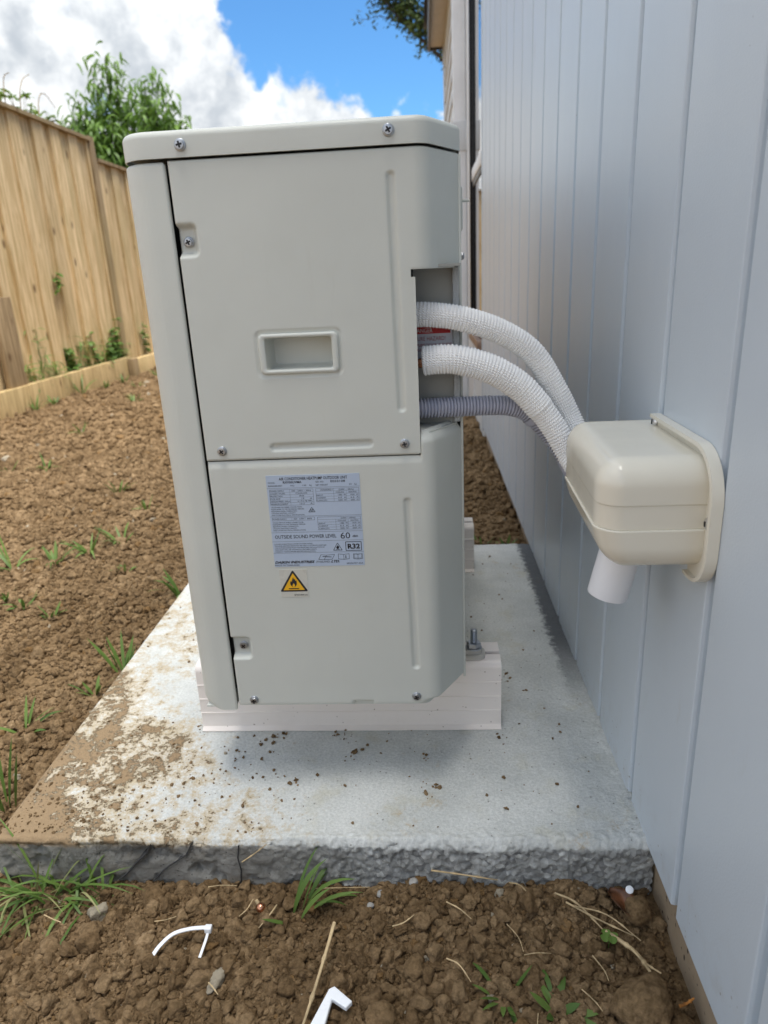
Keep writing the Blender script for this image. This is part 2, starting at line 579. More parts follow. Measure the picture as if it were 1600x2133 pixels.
def concrete_mat():
    m, t, bs, co = new_mat('pale_dirty_concrete')
    sx = t.n('ShaderNodeSeparateXYZ', i0=co)
    X, Y, Z = sx.outputs
    n = t.noise(co, 9, 5, 0.6)
    fine = t.noise(co, 260, 4, 0.65)
    c = t.mix(t.ramp(n, 0.3, 0.7), (0.60, 0.61, 0.58), (0.74, 0.745, 0.71))
    c = t.mix(t.ramp(fine, 0.3, 0.75), t.mix(1.0, c, (0.78, 0.79, 0.79), 'MULTIPLY'), c)
    # yellowish wash
    y = t.ramp(t.noise(co, 14, 5, 0.65), 0.52, 0.72)
    c = t.mix(t.math('MULTIPLY', y, 0.30), c, (0.50, 0.45, 0.28))
    # dark pits
    vp = t.n('ShaderNodeTexVoronoi', Vector=co, Scale=95.0)
    pit = t.math('MULTIPLY', t.ramp(vp.outputs['Distance'], 0.16, 0.07), t.ramp(t.noise(co, 60, 1), 0.50, 0.58))
    c = t.mix(t.math('MULTIPLY', pit, 0.7), c, (0.14, 0.13, 0.11))
    # soil trodden on the left and over the near left corner
    dx = t.math('ADD', X, 0.30)
    dy = t.math('ADD', Y, 0.09)
    near = t.math('ADD', t.math('MULTIPLY', dx, 2.2), t.math('MULTIPLY', dy, 1.0))
    fall = t.math('ADD', t.ramp(near, 0.10, 1.15, 0.235, -0.085), t.math('MULTIPLY', t.ramp(near, 0.0, 0.42, 1.0, 0.0), t.ramp(Y, 0.05, -0.075, 0.0, 0.20)))
    d1 = t.noise(co, 34, 9, 0.80, 0.15)
    d2 = t.noise(co, 6.5, 3, 0.5)
    d3 = t.noise(co, 120, 4, 0.7)
    amt = t.math('ADD', t.math('ADD', d1, fall), t.math('MULTIPLY', t.math('SUBTRACT', d2, 0.5), 0.62))
    amt = t.math('ADD', amt, t.math('MULTIPLY', t.math('SUBTRACT', d3, 0.5), 0.22))
    dirt = t.ramp(amt, 0.70, 0.745)
    film = t.ramp(amt, 0.53, 0.70)
    c = t.mix(t.math('MULTIPLY', film, 0.75), c, (0.46, 0.345, 0.185))
    c = t.mix(t.math('MULTIPLY', dirt, 0.9), c, t.mix(fine, (0.20, 0.13, 0.068), (0.34, 0.235, 0.13)))
    # grey cement on the formed sides, whiter where the aggregate is bare
    side = t.ramp(t.math('ADD', Z, t.math('MULTIPLY', t.math('SUBTRACT', t.noise(co, 70, 4, 0.7), 0.5), 0.016)), -0.005, -0.015)
    gn = t.ramp(t.noise(co, 30, 6, 0.7), 0.3, 0.7)
    g1 = t.mix(gn, (0.25, 0.238, 0.208), (0.41, 0.398, 0.362))
    g2 = t.mix(gn, (0.33, 0.33, 0.315), (0.60, 0.605, 0.59))
    vs_ = t.n('ShaderNodeTexVoronoi', Vector=co, Scale=125.0)
    vsx = t.n('ShaderNodeSeparateXYZ', i0=vs_.outputs['Color'])
    g2 = t.mix(1.0, g2, t.mix(vsx.outputs[0], (0.62, 0.62, 0.62), (1.45, 1.45, 1.42)), 'MULTIPLY')
    ah = t.n('ShaderNodeTexVoronoi', Vector=co, Scale=150.0)
    hole_ = t.math('MULTIPLY', t.ramp(ah.outputs['Distance'], 0.22, 0.12), t.ramp(t.noise(co, 45, 2), 0.52, 0.58))
    g1 = t.mix(t.math('MULTIPLY', hole_, 0.7), g1, (0.05, 0.047, 0.04))
    g1 = t.mix(t.math('MULTIPLY', t.ramp(t.noise(co, 18, 4, 0.6), 0.5, 0.7), 0.5), g1, (0.22, 0.165, 0.10))
    g = t.mix(t.ramp(X, 0.02, 0.20), g1, g2)
    c = t.mix(side, c, g)
    # ragged near-black band beside the wall, fading out towards the near end
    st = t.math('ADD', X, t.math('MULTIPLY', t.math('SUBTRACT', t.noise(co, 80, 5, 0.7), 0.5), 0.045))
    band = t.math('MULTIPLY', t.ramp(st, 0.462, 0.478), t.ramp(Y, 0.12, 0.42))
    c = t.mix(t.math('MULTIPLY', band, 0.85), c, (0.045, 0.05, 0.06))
    t.set(bs, 'Base Color', c)
    bs.inputs['Roughness'].default_value = 0.85
    bs.inputs['Specular IOR Level'].default_value = 0.25
    bump(t, bs, t.math('ADD', t.math('ADD', t.noise(co, 180, 6, 0.7), t.math('MULTIPLY', dirt, 0.6)), t.math('MULTIPLY', side, t.math('MULTIPLY', t.noise(co, 420, 5, 0.75), 1.6))), 0.0024)
    return m


M['concrete'] = concrete_mat()


def timber_mat(name, a, b, seedscale=1.0):
    m, t, bs, co = new_mat(name)
    oi = t.n('ShaderNodeObjectInfo')
    off = t.n('ShaderNodeCombineXYZ', i0=t.math('MULTIPLY', oi.outputs['Random'], 37.0), i1=t.math('MULTIPLY', oi.outputs['Random'], 91.0), i2=t.math('MULTIPLY', oi.outputs['Random'], 13.0))
    ad = t.n('ShaderNodeVectorMath', _operation='ADD', i0=co, i1=off.outputs[0])
    mp = t.n('ShaderNodeMapping', Vector=ad.outputs[0])
    mp.inputs['Scale'].default_value = (14, 14, 0.9)
    grain = t.noise(mp.outputs[0], 3.0, 6, 0.6, 0.6)
    wide = t.noise(ad.outputs[0], 1.6, 3, 0.5)
    c = t.mix(t.ramp(grain, 0.36, 0.62), a, b)
    mp2 = t.n('ShaderNodeMapping', Vector=ad.outputs[0])
    mp2.inputs['Scale'].default_value = (60, 60, 1.2)
    c = t.mix(t.math('MULTIPLY', t.ramp(t.noise(mp2.outputs[0], 3.0, 4, 0.6), 0.52, 0.70), 0.28), c, (0.22, 0.14, 0.065))
    c = t.mix(t.math('MULTIPLY', t.ramp(wide, 0.45, 0.7), 0.35), c, (0.42, 0.34, 0.17))
    tint = t.mix(oi.outputs['Random'], (0.86, 0.84, 0.80), (1.10, 1.08, 1.04))
    c = t.mix(1.0, c, tint, 'MULTIPLY')
    # knots
    mk = t.n('ShaderNodeMapping', Vector=ad.outputs[0])
    mk.inputs['Scale'].default_value = (1, 1, 0.55)
    kn = t.n('ShaderNodeTexVoronoi', Vector=mk.outputs[0], Scale=6.5)
    k = t.ramp(t.math('ADD', kn.outputs['Distance'], t.math('MULTIPLY', grain, 0.08)), 0.20, 0.08)
    c = t.mix(t.math('MULTIPLY', k, 0.8), c, (0.12, 0.062, 0.028))
    t.set(bs, 'Base Color', c)
    bs.inputs['Roughness'].default_value = 0.8
    bs.inputs['Specular IOR Level'].default_value = 0.2
    bump(t, bs, grain, 0.003)
    return m


M['paling'] = timber_mat('treated_pine', (0.50, 0.355, 0.175), (0.74, 0.57, 0.34))
M['fence_dark'] = timber_mat('weathered_pine', (0.22, 0.155, 0.085), (0.36, 0.265, 0.155))
M['sleeper'] = timber_mat('green_treated_sleeper', (0.40, 0.285, 0.135), (0.60, 0.45, 0.24))


def leaf_mat(name, a, b, trans=0.25):
    m, t, bs, co = new_mat(name)
    geo = t.n('ShaderNodeNewGeometry')
    rn = geo.outputs['Random Per Island']
    n = t.noise(co, 2.5, 3, 0.6)
    c = t.mix(t.math('ADD', t.math('MULTIPLY', rn, 0.7), t.math('MULTIPLY', n, 0.3)), a, b)
    t.set(bs, 'Base Color', c)
    bs.inputs['Roughness'].default_value = 0.5
    bs.inputs['Specular IOR Level'].default_value = 0.35
    tr = t.n('ShaderNodeBsdfTranslucent', Color=c)
    mx = t.n('ShaderNodeMixShader', i0=trans, i1=bs.outputs[0], i2=tr.outputs[0])
    for nd in m.node_tree.nodes:
        if nd.type == 'OUTPUT_MATERIAL':
            t.set(nd, 'Surface', mx.outputs[0])
    return m


M['leaf'] = leaf_mat('peach_leaf_green', (0.065, 0.135, 0.02), (0.23, 0.38, 0.075), 0.42)
M['leaf_dark'] = leaf_mat('dark_tree_leaf', (0.03, 0.06, 0.014), (0.10, 0.15, 0.045), 0.25)
M['leaf_bright'] = leaf_mat('bright_shrub_leaf', (0.09, 0.16, 0.02), (0.20, 0.30, 0.06), 0.35)
M['grass'] = leaf_mat('grass_green', (0.055, 0.115, 0.018), (0.17, 0.26, 0.06), 0.25)
M['grass_dry'] = leaf_mat('grass_yellowing', (0.16, 0.20, 0.06), (0.36, 0.34, 0.16), 0.2)
M['weed'] = leaf_mat('weed_green', (0.07, 0.15, 0.025), (0.20, 0.32, 0.07), 0.3)
M['straw'] = paint('dry_straw', (0.56, 0.42, 0.235), 0.6, 0.3, 0, 300, 0.2, 60)
M['deadleaf'] = paint('brown_dead_leaf', (0.17, 0.065, 0.025), 0.4, 0.4, 0, 300, 0.35, 60)
M['root'] = paint('orange_root', (0.46, 0.19, 0.045), 0.6, 0.3, 0, 300, 0.3, 90)
M['bark'] = paint('grey_brown_bark', (0.09, 0.07, 0.055), 0.9, 0.2, 0.004, 60, 0.2, 12)
M['pebble'] = paint('pale_pebble', (0.36, 0.345, 0.315), 0.7, 0.3, 0.0006, 200, 0.15, 80)


def glass_mat():
    m, t, bs, co = new_mat('dark_window_glass')
    t.set(bs, 'Base Color', (0.02, 0.025, 0.03))
    bs.inputs['Roughness'].default_value = 0.02
    bs.inputs['Specular IOR Level'].default_value = 0.9
    bs.inputs['IOR'].default_value = 1.6
    return m


M['glass'] = glass_mat()


# ------------------------------------------------------------------ ground
PAD = dict(x0=-0.3046, x1=0.507, y0=-0.0955, y1=0.868)


def ground_h(x, y):
    x = np.asarray(x, float)
    y = np.asarray(y, float)
    sh = x.shape
    x, y = x.ravel(), y.ravel()
    p = np.stack([x, y, np.zeros_like(x)], 1)
    h = -0.073 + 0.030 * (fbm(p * 2.3, 3, 3) - 0.5) + 0.030 * (fbm(p * 9.0, 3, 5) - 0.5) + 0.010 * (fbm(p * 40.0, 2, 8) - 0.5)
    h = h - 0.03 * np.clip((-0.5 - x) / 2.0, 0, 1)
    # soil heaped a little against the front of the slab, and behind it
    h = h + 0.020 * np.exp(-(((x - 0.36) / 0.12) ** 2) - ((y + 0.11) / 0.05) ** 2)
    h = h + 0.030 * np.clip((y - 0.80) / 0.10, 0, 1) * np.clip((2.4 - y) / 0.8, 0, 1) * (x > 0.0)
    # keep it below the top of the slab along its edges
    lim = np.where((x > PAD['x0'] - 0.06) & (y > -0.13) & (y < 0.80), -0.045, 0.0)
    h = np.minimum(h, lim - 0.004)
    far = np.clip((np.maximum(np.abs(x), np.abs(y)) - 9) / 10, 0, 1)
    return (h * (1 - far) - 0.1 * far).reshape(sh)


def axis_coords(lo, hi, step, outer):
    a = list(np.arange(lo, hi + step / 2, step))
    g, d = [], step
    v = hi
    while v < outer:
        d *= 1.35
        v += d
        g.append(v)
    l, d, v = [], step, lo
    while v > -outer:
        d *= 1.35
        v -= d
        l.append(v)
    return np.array(l[::-1] + a + g)


gx = axis_coords(-2.7, 0.62, 0.016, 400)
gy1 = axis_coords(-0.6, 2.6, 0.016, 400)
gy = np.concatenate([gy1[gy1 <= 2.6], np.arange(2.63, 7.6, 0.03), gy1[gy1 > 7.7]])
GX, GY = np.meshgrid(gx, gy, indexing='ij')
GP = np.stack([GX, GY, ground_h(GX, GY)], -1)
g = grid_mesh_obj('ground', GP, None, M['soil'])
tag(g, 'bare brown crumbly soil around the concrete slab', None, None, 'structure')


def gz(x, y):
    return float(ground_h(np.array([x]), np.array([y]))[0])


# loose clods: points carrying scale / rotation, instanced by a geometry node tree
def scatter():
    pts, sc = [], []
    def zone(n, x0, x1, y0, y1, smin, smax, power=2.2, ok=None):
        x = rng.uniform(x0, x1, n)
        y = rng.uniform(y0, y1, n)
        u = rng.uniform(0, 1, n)
        s = smin * (1 - u * (1 - (smin / smax) ** power)) ** (-1 / power)
        k = np.ones(n, bool) if ok is None else ok(x, y)
        inpad = (x > PAD['x0'] - 0.004) & (x < 0.52) & (y > PAD['y0'] + 0.004 - s * 0.3) & (y < PAD['y1'] - 0.01)
        patch = fbm(np.stack([x * 7, y * 7, x * 0], 1), 3, 21)
        k &= ~inpad & (x < 0.505) & ((s < smin * 2.2) | (patch > 0.40))
        x, y, s = x[k], y[k], s[k]
        z = ground_h(x, y) + s * rng.uniform(0.05, 0.65, len(s))
        pts.append(np.stack([x, y, z], 1))
        sc.append(s)
    front = lambda x, y: np.ones(len(x), bool)
    zone(15000, -0.34, 0.51, -0.36, -0.08, 0.0011, 0.0040, 1.5)
    zone(12500, -0.34, 0.51, -0.36, -0.08, 0.0020, 0.0105, 2.1)
    zone(230, -0.34, 0.50, -0.36, -0.10, 0.007, 0.0140, 2.4)
    zone(9000, -1.6, 0.51, -1.1, -0.34, 0.004, 0.014, 2.0)
    zone(13000, -0.95, -0.29, -0.36, 1.1, 0.0032, 0.0135, 2.0)
    zone(14000, -1.9, -0.29, 0.9, 2.4, 0.0055, 0.017, 2.2)
    zone(3000, -1.6, -0.9, 0.1, 1.0, 0.005, 0.015, 2.2)
    zone(15000, -2.45, 0.51, 2.2, 6.8, 0.008, 0.022, 2.6)
    zone(8500, -0.30, 0.51, 0.86, 2.5, 0.0045, 0.015, 2.2)
    return np.concatenate(pts), np.concatenate(sc)


def clod_tree(mat, nproto=8, subdiv=4):
    nt = bpy.data.node_groups.new('clod_scatter', 'GeometryNodeTree')
    nt.interface.new_socket(name='Geometry', in_out='INPUT', socket_type='NodeSocketGeometry')
    nt.interface.new_socket(name='Geometry', in_out='OUTPUT', socket_type='NodeSocketGeometry')
    N, L = nt.nodes, nt.links
    gi, go = N.new('NodeGroupInput'), N.new('NodeGroupOutput')
    join = N.new('GeometryNodeJoinGeometry')
    for k in range(nproto):
        ico = N.new('GeometryNodeMeshIcoSphere')
        ico.inputs['Radius'].default_value = 1.0
        ico.inputs['Subdivisions'].default_value = subdiv
        pos = N.new('GeometryNodeInputPosition')
        add = N.new('ShaderNodeVectorMath')
        add.operation = 'ADD'
        add.inputs[1].default_value = (k * 7.1, k * 3.3, k * 5.7)
        L.new(pos.outputs[0], add.inputs[0])
        n1 = N.new('ShaderNodeTexNoise')
        n1.inputs['Scale'].default_value = 0.9
        n1.inputs['Detail'].default_value = 6.0
        n1.inputs['Roughness'].default_value = 0.72
        L.new(add.outputs[0], n1.inputs['Vector'])
        vo = N.new('ShaderNodeTexVoronoi')
        vo.inputs['Scale'].default_value = 1.05
        L.new(add.outputs[0], vo.inputs['Vector'])
        m1 = N.new('ShaderNodeMath')
        m1.operation = 'MULTIPLY_ADD'
        m1.inputs[1].default_value = 1.15
        m1.inputs[2].default_value = 0.72
        L.new(n1.outputs[0], m1.inputs[0])
        m2 = N.new('ShaderNodeMath')
        m2.operation = 'MULTIPLY_ADD'
        m2.inputs[1].default_value = -0.30
        L.new(vo.outputs['Distance'], m2.inputs[0])
        L.new(m1.outputs[0], m2.inputs[2])
        # broken faces: cut the ball with a few random planes
        prng = random.Random(100 + k)
        cur = None
        for _ in range(9):
            nv = Vector((prng.gauss(0, 1), prng.gauss(0, 1), prng.gauss(0, 0.8))).normalized()
            dt = N.new('ShaderNodeVectorMath')
            dt.operation = 'DOT_PRODUCT'
            dt.inputs[1].default_value = nv
            L.new(pos.outputs[0], dt.inputs[0])
            mx_ = N.new('ShaderNodeMath')
            mx_.operation = 'MAXIMUM'
            mx_.inputs[1].default_value = 0.3
            L.new(dt.outputs['Value'], mx_.inputs[0])
            dv = N.new('ShaderNodeMath')
            dv.operation = 'DIVIDE'
            dv.inputs[0].default_value = prng.uniform(0.52, 0.85)
            L.new(mx_.outputs[0], dv.inputs[1])
            mn = N.new('ShaderNodeMath')
            mn.operation = 'SMOOTH_MIN'
            mn.inputs[2].default_value = 0.10
            L.new(dv.outputs[0], mn.inputs[0])
            if cur is None:
                mn.inputs[1].default_value = 1.12
            else:
                L.new(cur.outputs[0], mn.inputs[1])
            cur = mn
        m3 = N.new('ShaderNodeMath')
        m3.operation = 'MULTIPLY'
        L.new(m2.outputs[0], m3.inputs[0])
        L.new(cur.outputs[0], m3.inputs[1])
        m2 = m3
        sc = N.new('ShaderNodeVectorMath')
        sc.operation = 'SCALE'
        L.new(pos.outputs[0], sc.inputs[0])
        L.new(m2.outputs[0], sc.inputs['Scale'])
        sp = N.new('GeometryNodeSetPosition')
        L.new(ico.outputs[0], sp.inputs['Geometry'])
        L.new(sc.outputs[0], sp.inputs['Position'])
        sm = N.new('GeometryNodeSetMaterial')
        sm.inputs['Material'].default_value = mat
        L.new(sp.outputs[0], sm.inputs['Geometry'])
        ss = N.new('GeometryNodeSetShadeSmooth')
        L.new(sm.outputs[0], ss.inputs[0])
        g2i = N.new('GeometryNodeGeometryToInstance')
        L.new(ss.outputs[0], g2i.inputs[0])
        L.new(g2i.outputs[0], join.inputs[0])
    iop = N.new('GeometryNodeInstanceOnPoints')
    L.new(gi.outputs[0], iop.inputs['Points'])
    L.new(join.outputs[0], iop.inputs['Instance'])
    iop.inputs['Pick Instance'].default_value = True
    for nm, typ, sk in (('clod_scale', 'FLOAT_VECTOR', 'Scale'), ('clod_rot', 'FLOAT_VECTOR', 'Rotation'), ('clod_pick', 'INT', 'Instance Index')):
        na = N.new('GeometryNodeInputNamedAttribute')
        na.data_type = typ
        na.inputs['Name'].default_value = nm
        if sk == 'Rotation':
            er = N.new('FunctionNodeEulerToRotation')
            L.new(na.outputs[0], er.inputs[0])
            L.new(er.outputs[0], iop.inputs[sk])
        else:
            L.new(na.outputs[0], iop.inputs[sk])
    L.new(iop.outputs[0], go.inputs[0])
    return nt


CLODS = clod_tree(M['clod'])


def clod_object(name, P, S, squash=(0.6, 1.0)):
    me = bpy.data.meshes.new(name)
    me.vertices.add(len(P))
    me.vertices.foreach_set('co', P.astype(np.float32).ravel())
    n = len(P)
    a = me.attributes.new('clod_scale', 'FLOAT_VECTOR', 'POINT')
    sv = S[:, None] * np.stack([rng.uniform(0.75, 1.25, n), rng.uniform(0.75, 1.2, n), rng.uniform(squash[0], squash[1], n)], 1)
    a.data.foreach_set('vector', sv.astype(np.float32).ravel())
    a = me.attributes.new('clod_rot', 'FLOAT_VECTOR', 'POINT')
    rv = np.stack([rng.uniform(-0.5, 0.5, n), rng.uniform(-0.5, 0.5, n), rng.uniform(0, 6.28, n)], 1)
    a.data.foreach_set('vector', rv.astype(np.float32).ravel())
    a = me.attributes.new('clod_pick', 'INT', 'POINT')
    a.data.foreach_set('value', rng.integers(0, 8, n).astype(np.int32))
    me.materials.append(M['clod'])
    o = bpy.data.objects.new(name, me)
    COL.objects.link(o)
    md = o.modifiers.new('scatter', 'NODES')
    md.node_group = CLODS
    return o


cp, cs = scatter()
o = clod_object('soil_clods', cp, cs)
tag(o, 'loose brown clods and crumbs covering the bare soil', 'soil', None, 'stuff')


# ------------------------------------------------------------------ concrete slab
def build_slab():
    def axis(a, b, step_edge, step_mid, band, drop, dstep):
        dn = np.arange(0, drop, dstep)
        inner = np.concatenate([np.arange(a, a + band, step_edge), np.arange(a + band, b - band, step_mid), np.arange(b - band, b + 1e-6, step_edge)])
        pos = np.concatenate([np.full(len(dn), a), inner, np.full(len(dn), b)])
        z = np.concatenate([-(drop - dn), np.zeros(len(inner)), -(dn + dstep)])
        return pos, z
    xs, zx = axis(PAD['x0'], PAD['x1'], 0.0018, 0.0018, 0.05, 0.13, 0.006)
    ys, zy = axis(PAD['y0'], PAD['y1'], 0.0016, 0.004, 0.05, 0.13, 0.0022)
    X, Y = np.meshgrid(xs, ys, indexing='ij')
    ZX, ZY = np.meshgrid(zx, zy, indexing='ij')
    Z = np.minimum(ZX, ZY)
    # rounded arrises
    def arris(d, r):
        d = np.clip(d, 0, r)
        return r - np.sqrt(np.maximum(r * r - (r - d) ** 2, 0))
    ddx = np.minimum(X - PAD['x0'], PAD['x1'] - X)
    ddy = np.minimum(Y - PAD['y0'], PAD['y1'] - Y)
    rr = 0.006
    top = Z > -1e-9
    Z = np.where(top, Z - np.maximum(arris(ddx, rr), arris(ddy, rr)), Z - rr)
    # slumped strip along the wall
    sl = np.clip((X - 0.472) / 0.04, 0, 1) * np.clip((Y - 0.05) / 0.3, 0, 1)
    Z = Z - 0.008 * sl ** 2
    P = np.stack([X, Y, Z], -1)
    q = P.reshape(-1, 3)
    NX = np.where(ZX < 0, np.sign(X - 0.1), 0.0).ravel()
    NY = np.where(ZY < 0, np.sign(Y - 0.4), 0.0).ravel()
    NZ = top.astype(float).ravel()
    nrm = np.stack([NX, NY, NZ], 1)
    nrm /= np.maximum(np.linalg.norm(nrm, axis=1, keepdims=True), 1e-6)
    # pebbled aggregate: strongest to the right and on the near face
    wv = worley(q * np.array([118, 118, 150]), 4)
    wv2 = worley(q * 190, 9)
    stone = np.clip(1.08 - wv * 1.35, 0, 1) ** 0.6 * 0.0040 + np.clip(1 - wv2 * 1.3, 0, 1) * 0.002
    edge_d = np.minimum(q[:, 1] - PAD['y0'], (PAD['x1'] + 0.0 - q[:, 0]) * 0.8)
    edge_d = np.where(NZ > 0, edge_d, 0.0)
    rightness = np.clip((q[:, 0] + 0.02 + 0.10 * (fbm(q * 9, 3, 2) - 0.5)) / 0.16, 0, 1)
    near_edge = np.clip(1 - edge_d / (0.005 + 0.014 * rightness * (0.3 + 1.4 * fbm(q * 30, 3, 6))), 0, 1)
    amt = rightness * near_edge
    rough = (fbm(q * 60, 4, 12) - 0.5) * 0.0030 * np.where(NZ > 0, 0.12 + near_edge * 0.8, 1.0)
    chips = -np.clip(fbm(q * 45, 3, 31) - 0.52, 0, 1) * 0.05 * np.clip(1 - edge_d / 0.006, 0, 1) * (1 - rightness) * 0.8
    grit = (fbm(q * 260, 2, 77) - 0.5) * 0.0022 * (0.25 + 0.75 * (NZ == 0)) * (0.3 + 0.7 * rightness)
    wavy = (fbm(q * 9, 3, 14) - 0.5) * 0.004 * (NZ == 0)
    lumps = (fbm(q * 110, 3, 41) - 0.5) * 0.0016 * NZ * (0.4 + 0.9 * np.clip((q[:, 0] - 0.2) / 0.25, 0, 1))
    disp = stone * amt + grit * (NZ == 0) + rough + chips + wavy + lumps
    q = q + nrm * disp[:, None]
    # the near arris itself wanders in and out
    e = np.clip(1 - np.abs(edge_d) / 0.012, 0, 1) * (q[:, 1] < 0.0)
    q[:, 1] += e * (fbm(np.stack([q[:, 0] * 22, q[:, 0] * 0, q[:, 2] * 10], 1), 4, 51) - 0.5) * 0.007
    P = q.reshape(P.shape)
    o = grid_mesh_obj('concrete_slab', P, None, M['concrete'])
    # cracks in the near face: thin dark wedges
    return o


slab = build_slab()
tag(slab, 'pale concrete slab with muddy near left corner under the white rails', 'slab')


def crack(pts, wdt):
    mb = MB()
    v, f = [], []
    for i, (x, z) in enumerate(pts):
        t = wdt * (0.35 + 0.65 * math.sin(math.pi * (i + 0.6) / (len(pts) + 0.2)))
        v += [(x - t / 2, 0, z), (x + t / 2, 0, z)]
    for i in range(len(pts) - 1):
        f.append((2 * i, 2 * i + 1, 2 * i + 3, 2 * i + 2))
    n = len(v)
    vs = [(a, PAD['y0'] - 0.0022, c) for a, b, c in v] + [(a, PAD['y0'] + 0.01, c) for a, b, c in v]
    fs = f + [tuple(i + n for i in q) for q in f] + [(2 * i, 2 * i + 2, 2 * i + 2 + n, 2 * i + n) for i in range(len(pts) - 1)] + [(2 * i + 1, 2 * i + 3, 2 * i + 3 + n, 2 * i + 1 + n) for i in range(len(pts) - 1)]
    return mesh_obj('crack', vs, fs, M['chassis'], slab, False)


crack([(-0.100, -0.004), (-0.108, -0.020), (-0.122, -0.033), (-0.138, -0.052), (-0.150, -0.062)], 0.0022)
crack([(-0.048, -0.003), (-0.058, -0.022), (-0.078, -0.036), (-0.092, -0.048), (-0.104, -0.062)], 0.0018)
crack([(0.010, -0.006), (0.007, -0.025), (0.009, -0.045), (0.006, -0.066)], 0.0014)

# crumbs of soil lying on the slab
CL = ((0.012, 0.104, 12), (0.117, 0.108, 16), (0.139, 0.068, 9), (0.232, 0.060, 7), (0.248, -0.004, 12), (0.350, 0.101, 8), (0.372, 0.256, 9), (0.022, -0.078, 5), (-0.135, 0.330, 14), (0.06, 0.01, 6), (0.40, 0.22, 3))
n = 420
xx = np.concatenate([rng.uniform(-0.29, 0.46, 230), rng.normal(-0.12, 0.10, 190)])
yy = np.concatenate([rng.uniform(-0.09, 0.80, 230), rng.normal(0.03, 0.09, 190)])
ss = 0.0008 + 0.0019 * rng.uniform(0, 1, n) ** 3
xx = np.append(xx, -0.305 + np.abs(rng.normal(0, 0.11, 300)))
yy = np.append(yy, -0.09 + np.abs(rng.normal(0, 0.06, 300)))
ss = np.append(ss, 0.0006 + 0.0018 * rng.uniform(0, 1, 300) ** 3)
ok = (xx > -0.30) & (xx < 0.47) & (yy > -0.085) & (yy < 0.84)
for cx_, cy_, k in CL:
    xx = np.append(xx, rng.normal(cx_, 0.004 + 0.0004 * k, k))
    yy = np.append(yy, rng.normal(cy_, 0.007, k))
    ss = np.append(ss, 0.0008 + 0.0024 * rng.uniform(0, 1, k) ** 2)
    ok = np.append(ok, np.ones(k, bool))
o = clod_object('soil_crumbs', np.stack([xx, yy, ss * 0.4], 1)[ok], ss[ok], (0.5, 0.8))
tag(o, 'small dark soil crumbs scattered on top of the concrete slab', 'soil', None, 'stuff')

# ------------------------------------------------------------------ house
house = empty('house', (0.52, 2.0, -0.1))
tag(house, 'pale blue grey house with vertical grooved cladding and dark eave', 'house')


def hpart(mb, name, mat, sharp=30, parent=house, smooth=True):
    o = mb.build(name, mat, None, smooth, sharp)
    p = parent
    o.parent = p
    if p is house:
        o.matrix_parent_inverse = Matrix.Translation(Vector((0.52, 2.0, -0.1))).inverted()
    return o


G0, GS, GW = -0.1865, 0.16495, 0.0115
ks = list(range(-12, 15))
ytop = 2.66
bvis = 0.0022
for k in ks:
    ya, yb = G0 + k * GS + GW / 2, G0 + (k + 1) * GS - GW / 2
    if k == ks[-1]:
        yb = 2.268
    z0 = -0.002 + random.uniform(-0.001, 0.001)
    # plan profile with eased edges (x, y)
    prof = [(0.512, ya), (0.5 + bvis * 1.6, ya + 0.0004), (0.5 + 0.0006, ya + bvis * 0.7), (0.5, ya + bvis * 1.5),
            (0.5, yb - bvis * 1.5), (0.5006, yb - bvis * 0.7), (0.5 + bvis * 1.6, yb - 0.0004), (0.512, yb)]
    mb = MB().prism(prof[::-1], z0, ytop)
    hpart(mb, 'cladding_board', M['wall'], None, house, False)
mb = MB().box(0.5095, 0.5122, G0 + ks[0] * GS, 2.266, 0.012, ytop)
hpart(mb, 'groove_backing', M['wall'])
mb = MB().box(0.5125, 0.60, G0 + ks[0] * GS, 2.268, -0.3, ytop - 0.002)
hpart(mb, 'foundation', M['baseboard'])
mb = MB().box(0.4975, 0.60, 2.270, 2.300, -0.02, ytop, 0.002)
hpart(mb, 'corner_trim', M['wall'])
# window wall beyond the trim
mb = MB().box(0.5105, 0.60, 2.301, 2.92, -0.3, 0.325)
hpart(mb, 'wall_below_window', M['offwhite'])
mb = MB().box(0.480, 0.60, 2.302, 2.90, 0.326, 0.362, 0.004)
hpart(mb, 'window_sill', M['sillwood'])
mbw = MB().box(0.5035, 0.5050, 2.303, 2.859, 0.366, 2.6)
win = hpart(MB().box(0.5005, 0.56, 2.86, 2.90, 0.366, 2.6, 0.002), 'window', M['black_frame'])
def wsub(mb, name, mat):
    return hpart(mb, name, mat, 30, win)
wsub(mbw, 'pane', M['glass'])
wsub(MB().box(0.5055, 0.56, 2.302, 2.32, 0.366, 2.6, 0.002), 'jamb', M['black_frame'])
wsub(MB().box(0.5000, 0.56, 2.321, 2.858, 1.02, 1.045, 0.002), 'transom', M['black_frame'])
wsub(MB().box(0.4965, 0.556, 2.321, 2.858, 1.047, 1.100, 0.003), 'transom_cover', M['downpipe'])
wsub(MB().box(0.5000, 0.56, 2.321, 2.858, 0.367, 0.385, 0.002), 'bottom_rail', M['black_frame'])
# black jamb cover standing proud
wsub(MB().box(0.4890, 0.4998, 2.866, 2.899, 0.366, 2.6, 0.002), 'jamb_cover', M['black_frame'])
hpart(MB().box(0.5605, 0.60, 2.301, 3.0, 0.366, ytop), 'window_backing', M['chassis'])
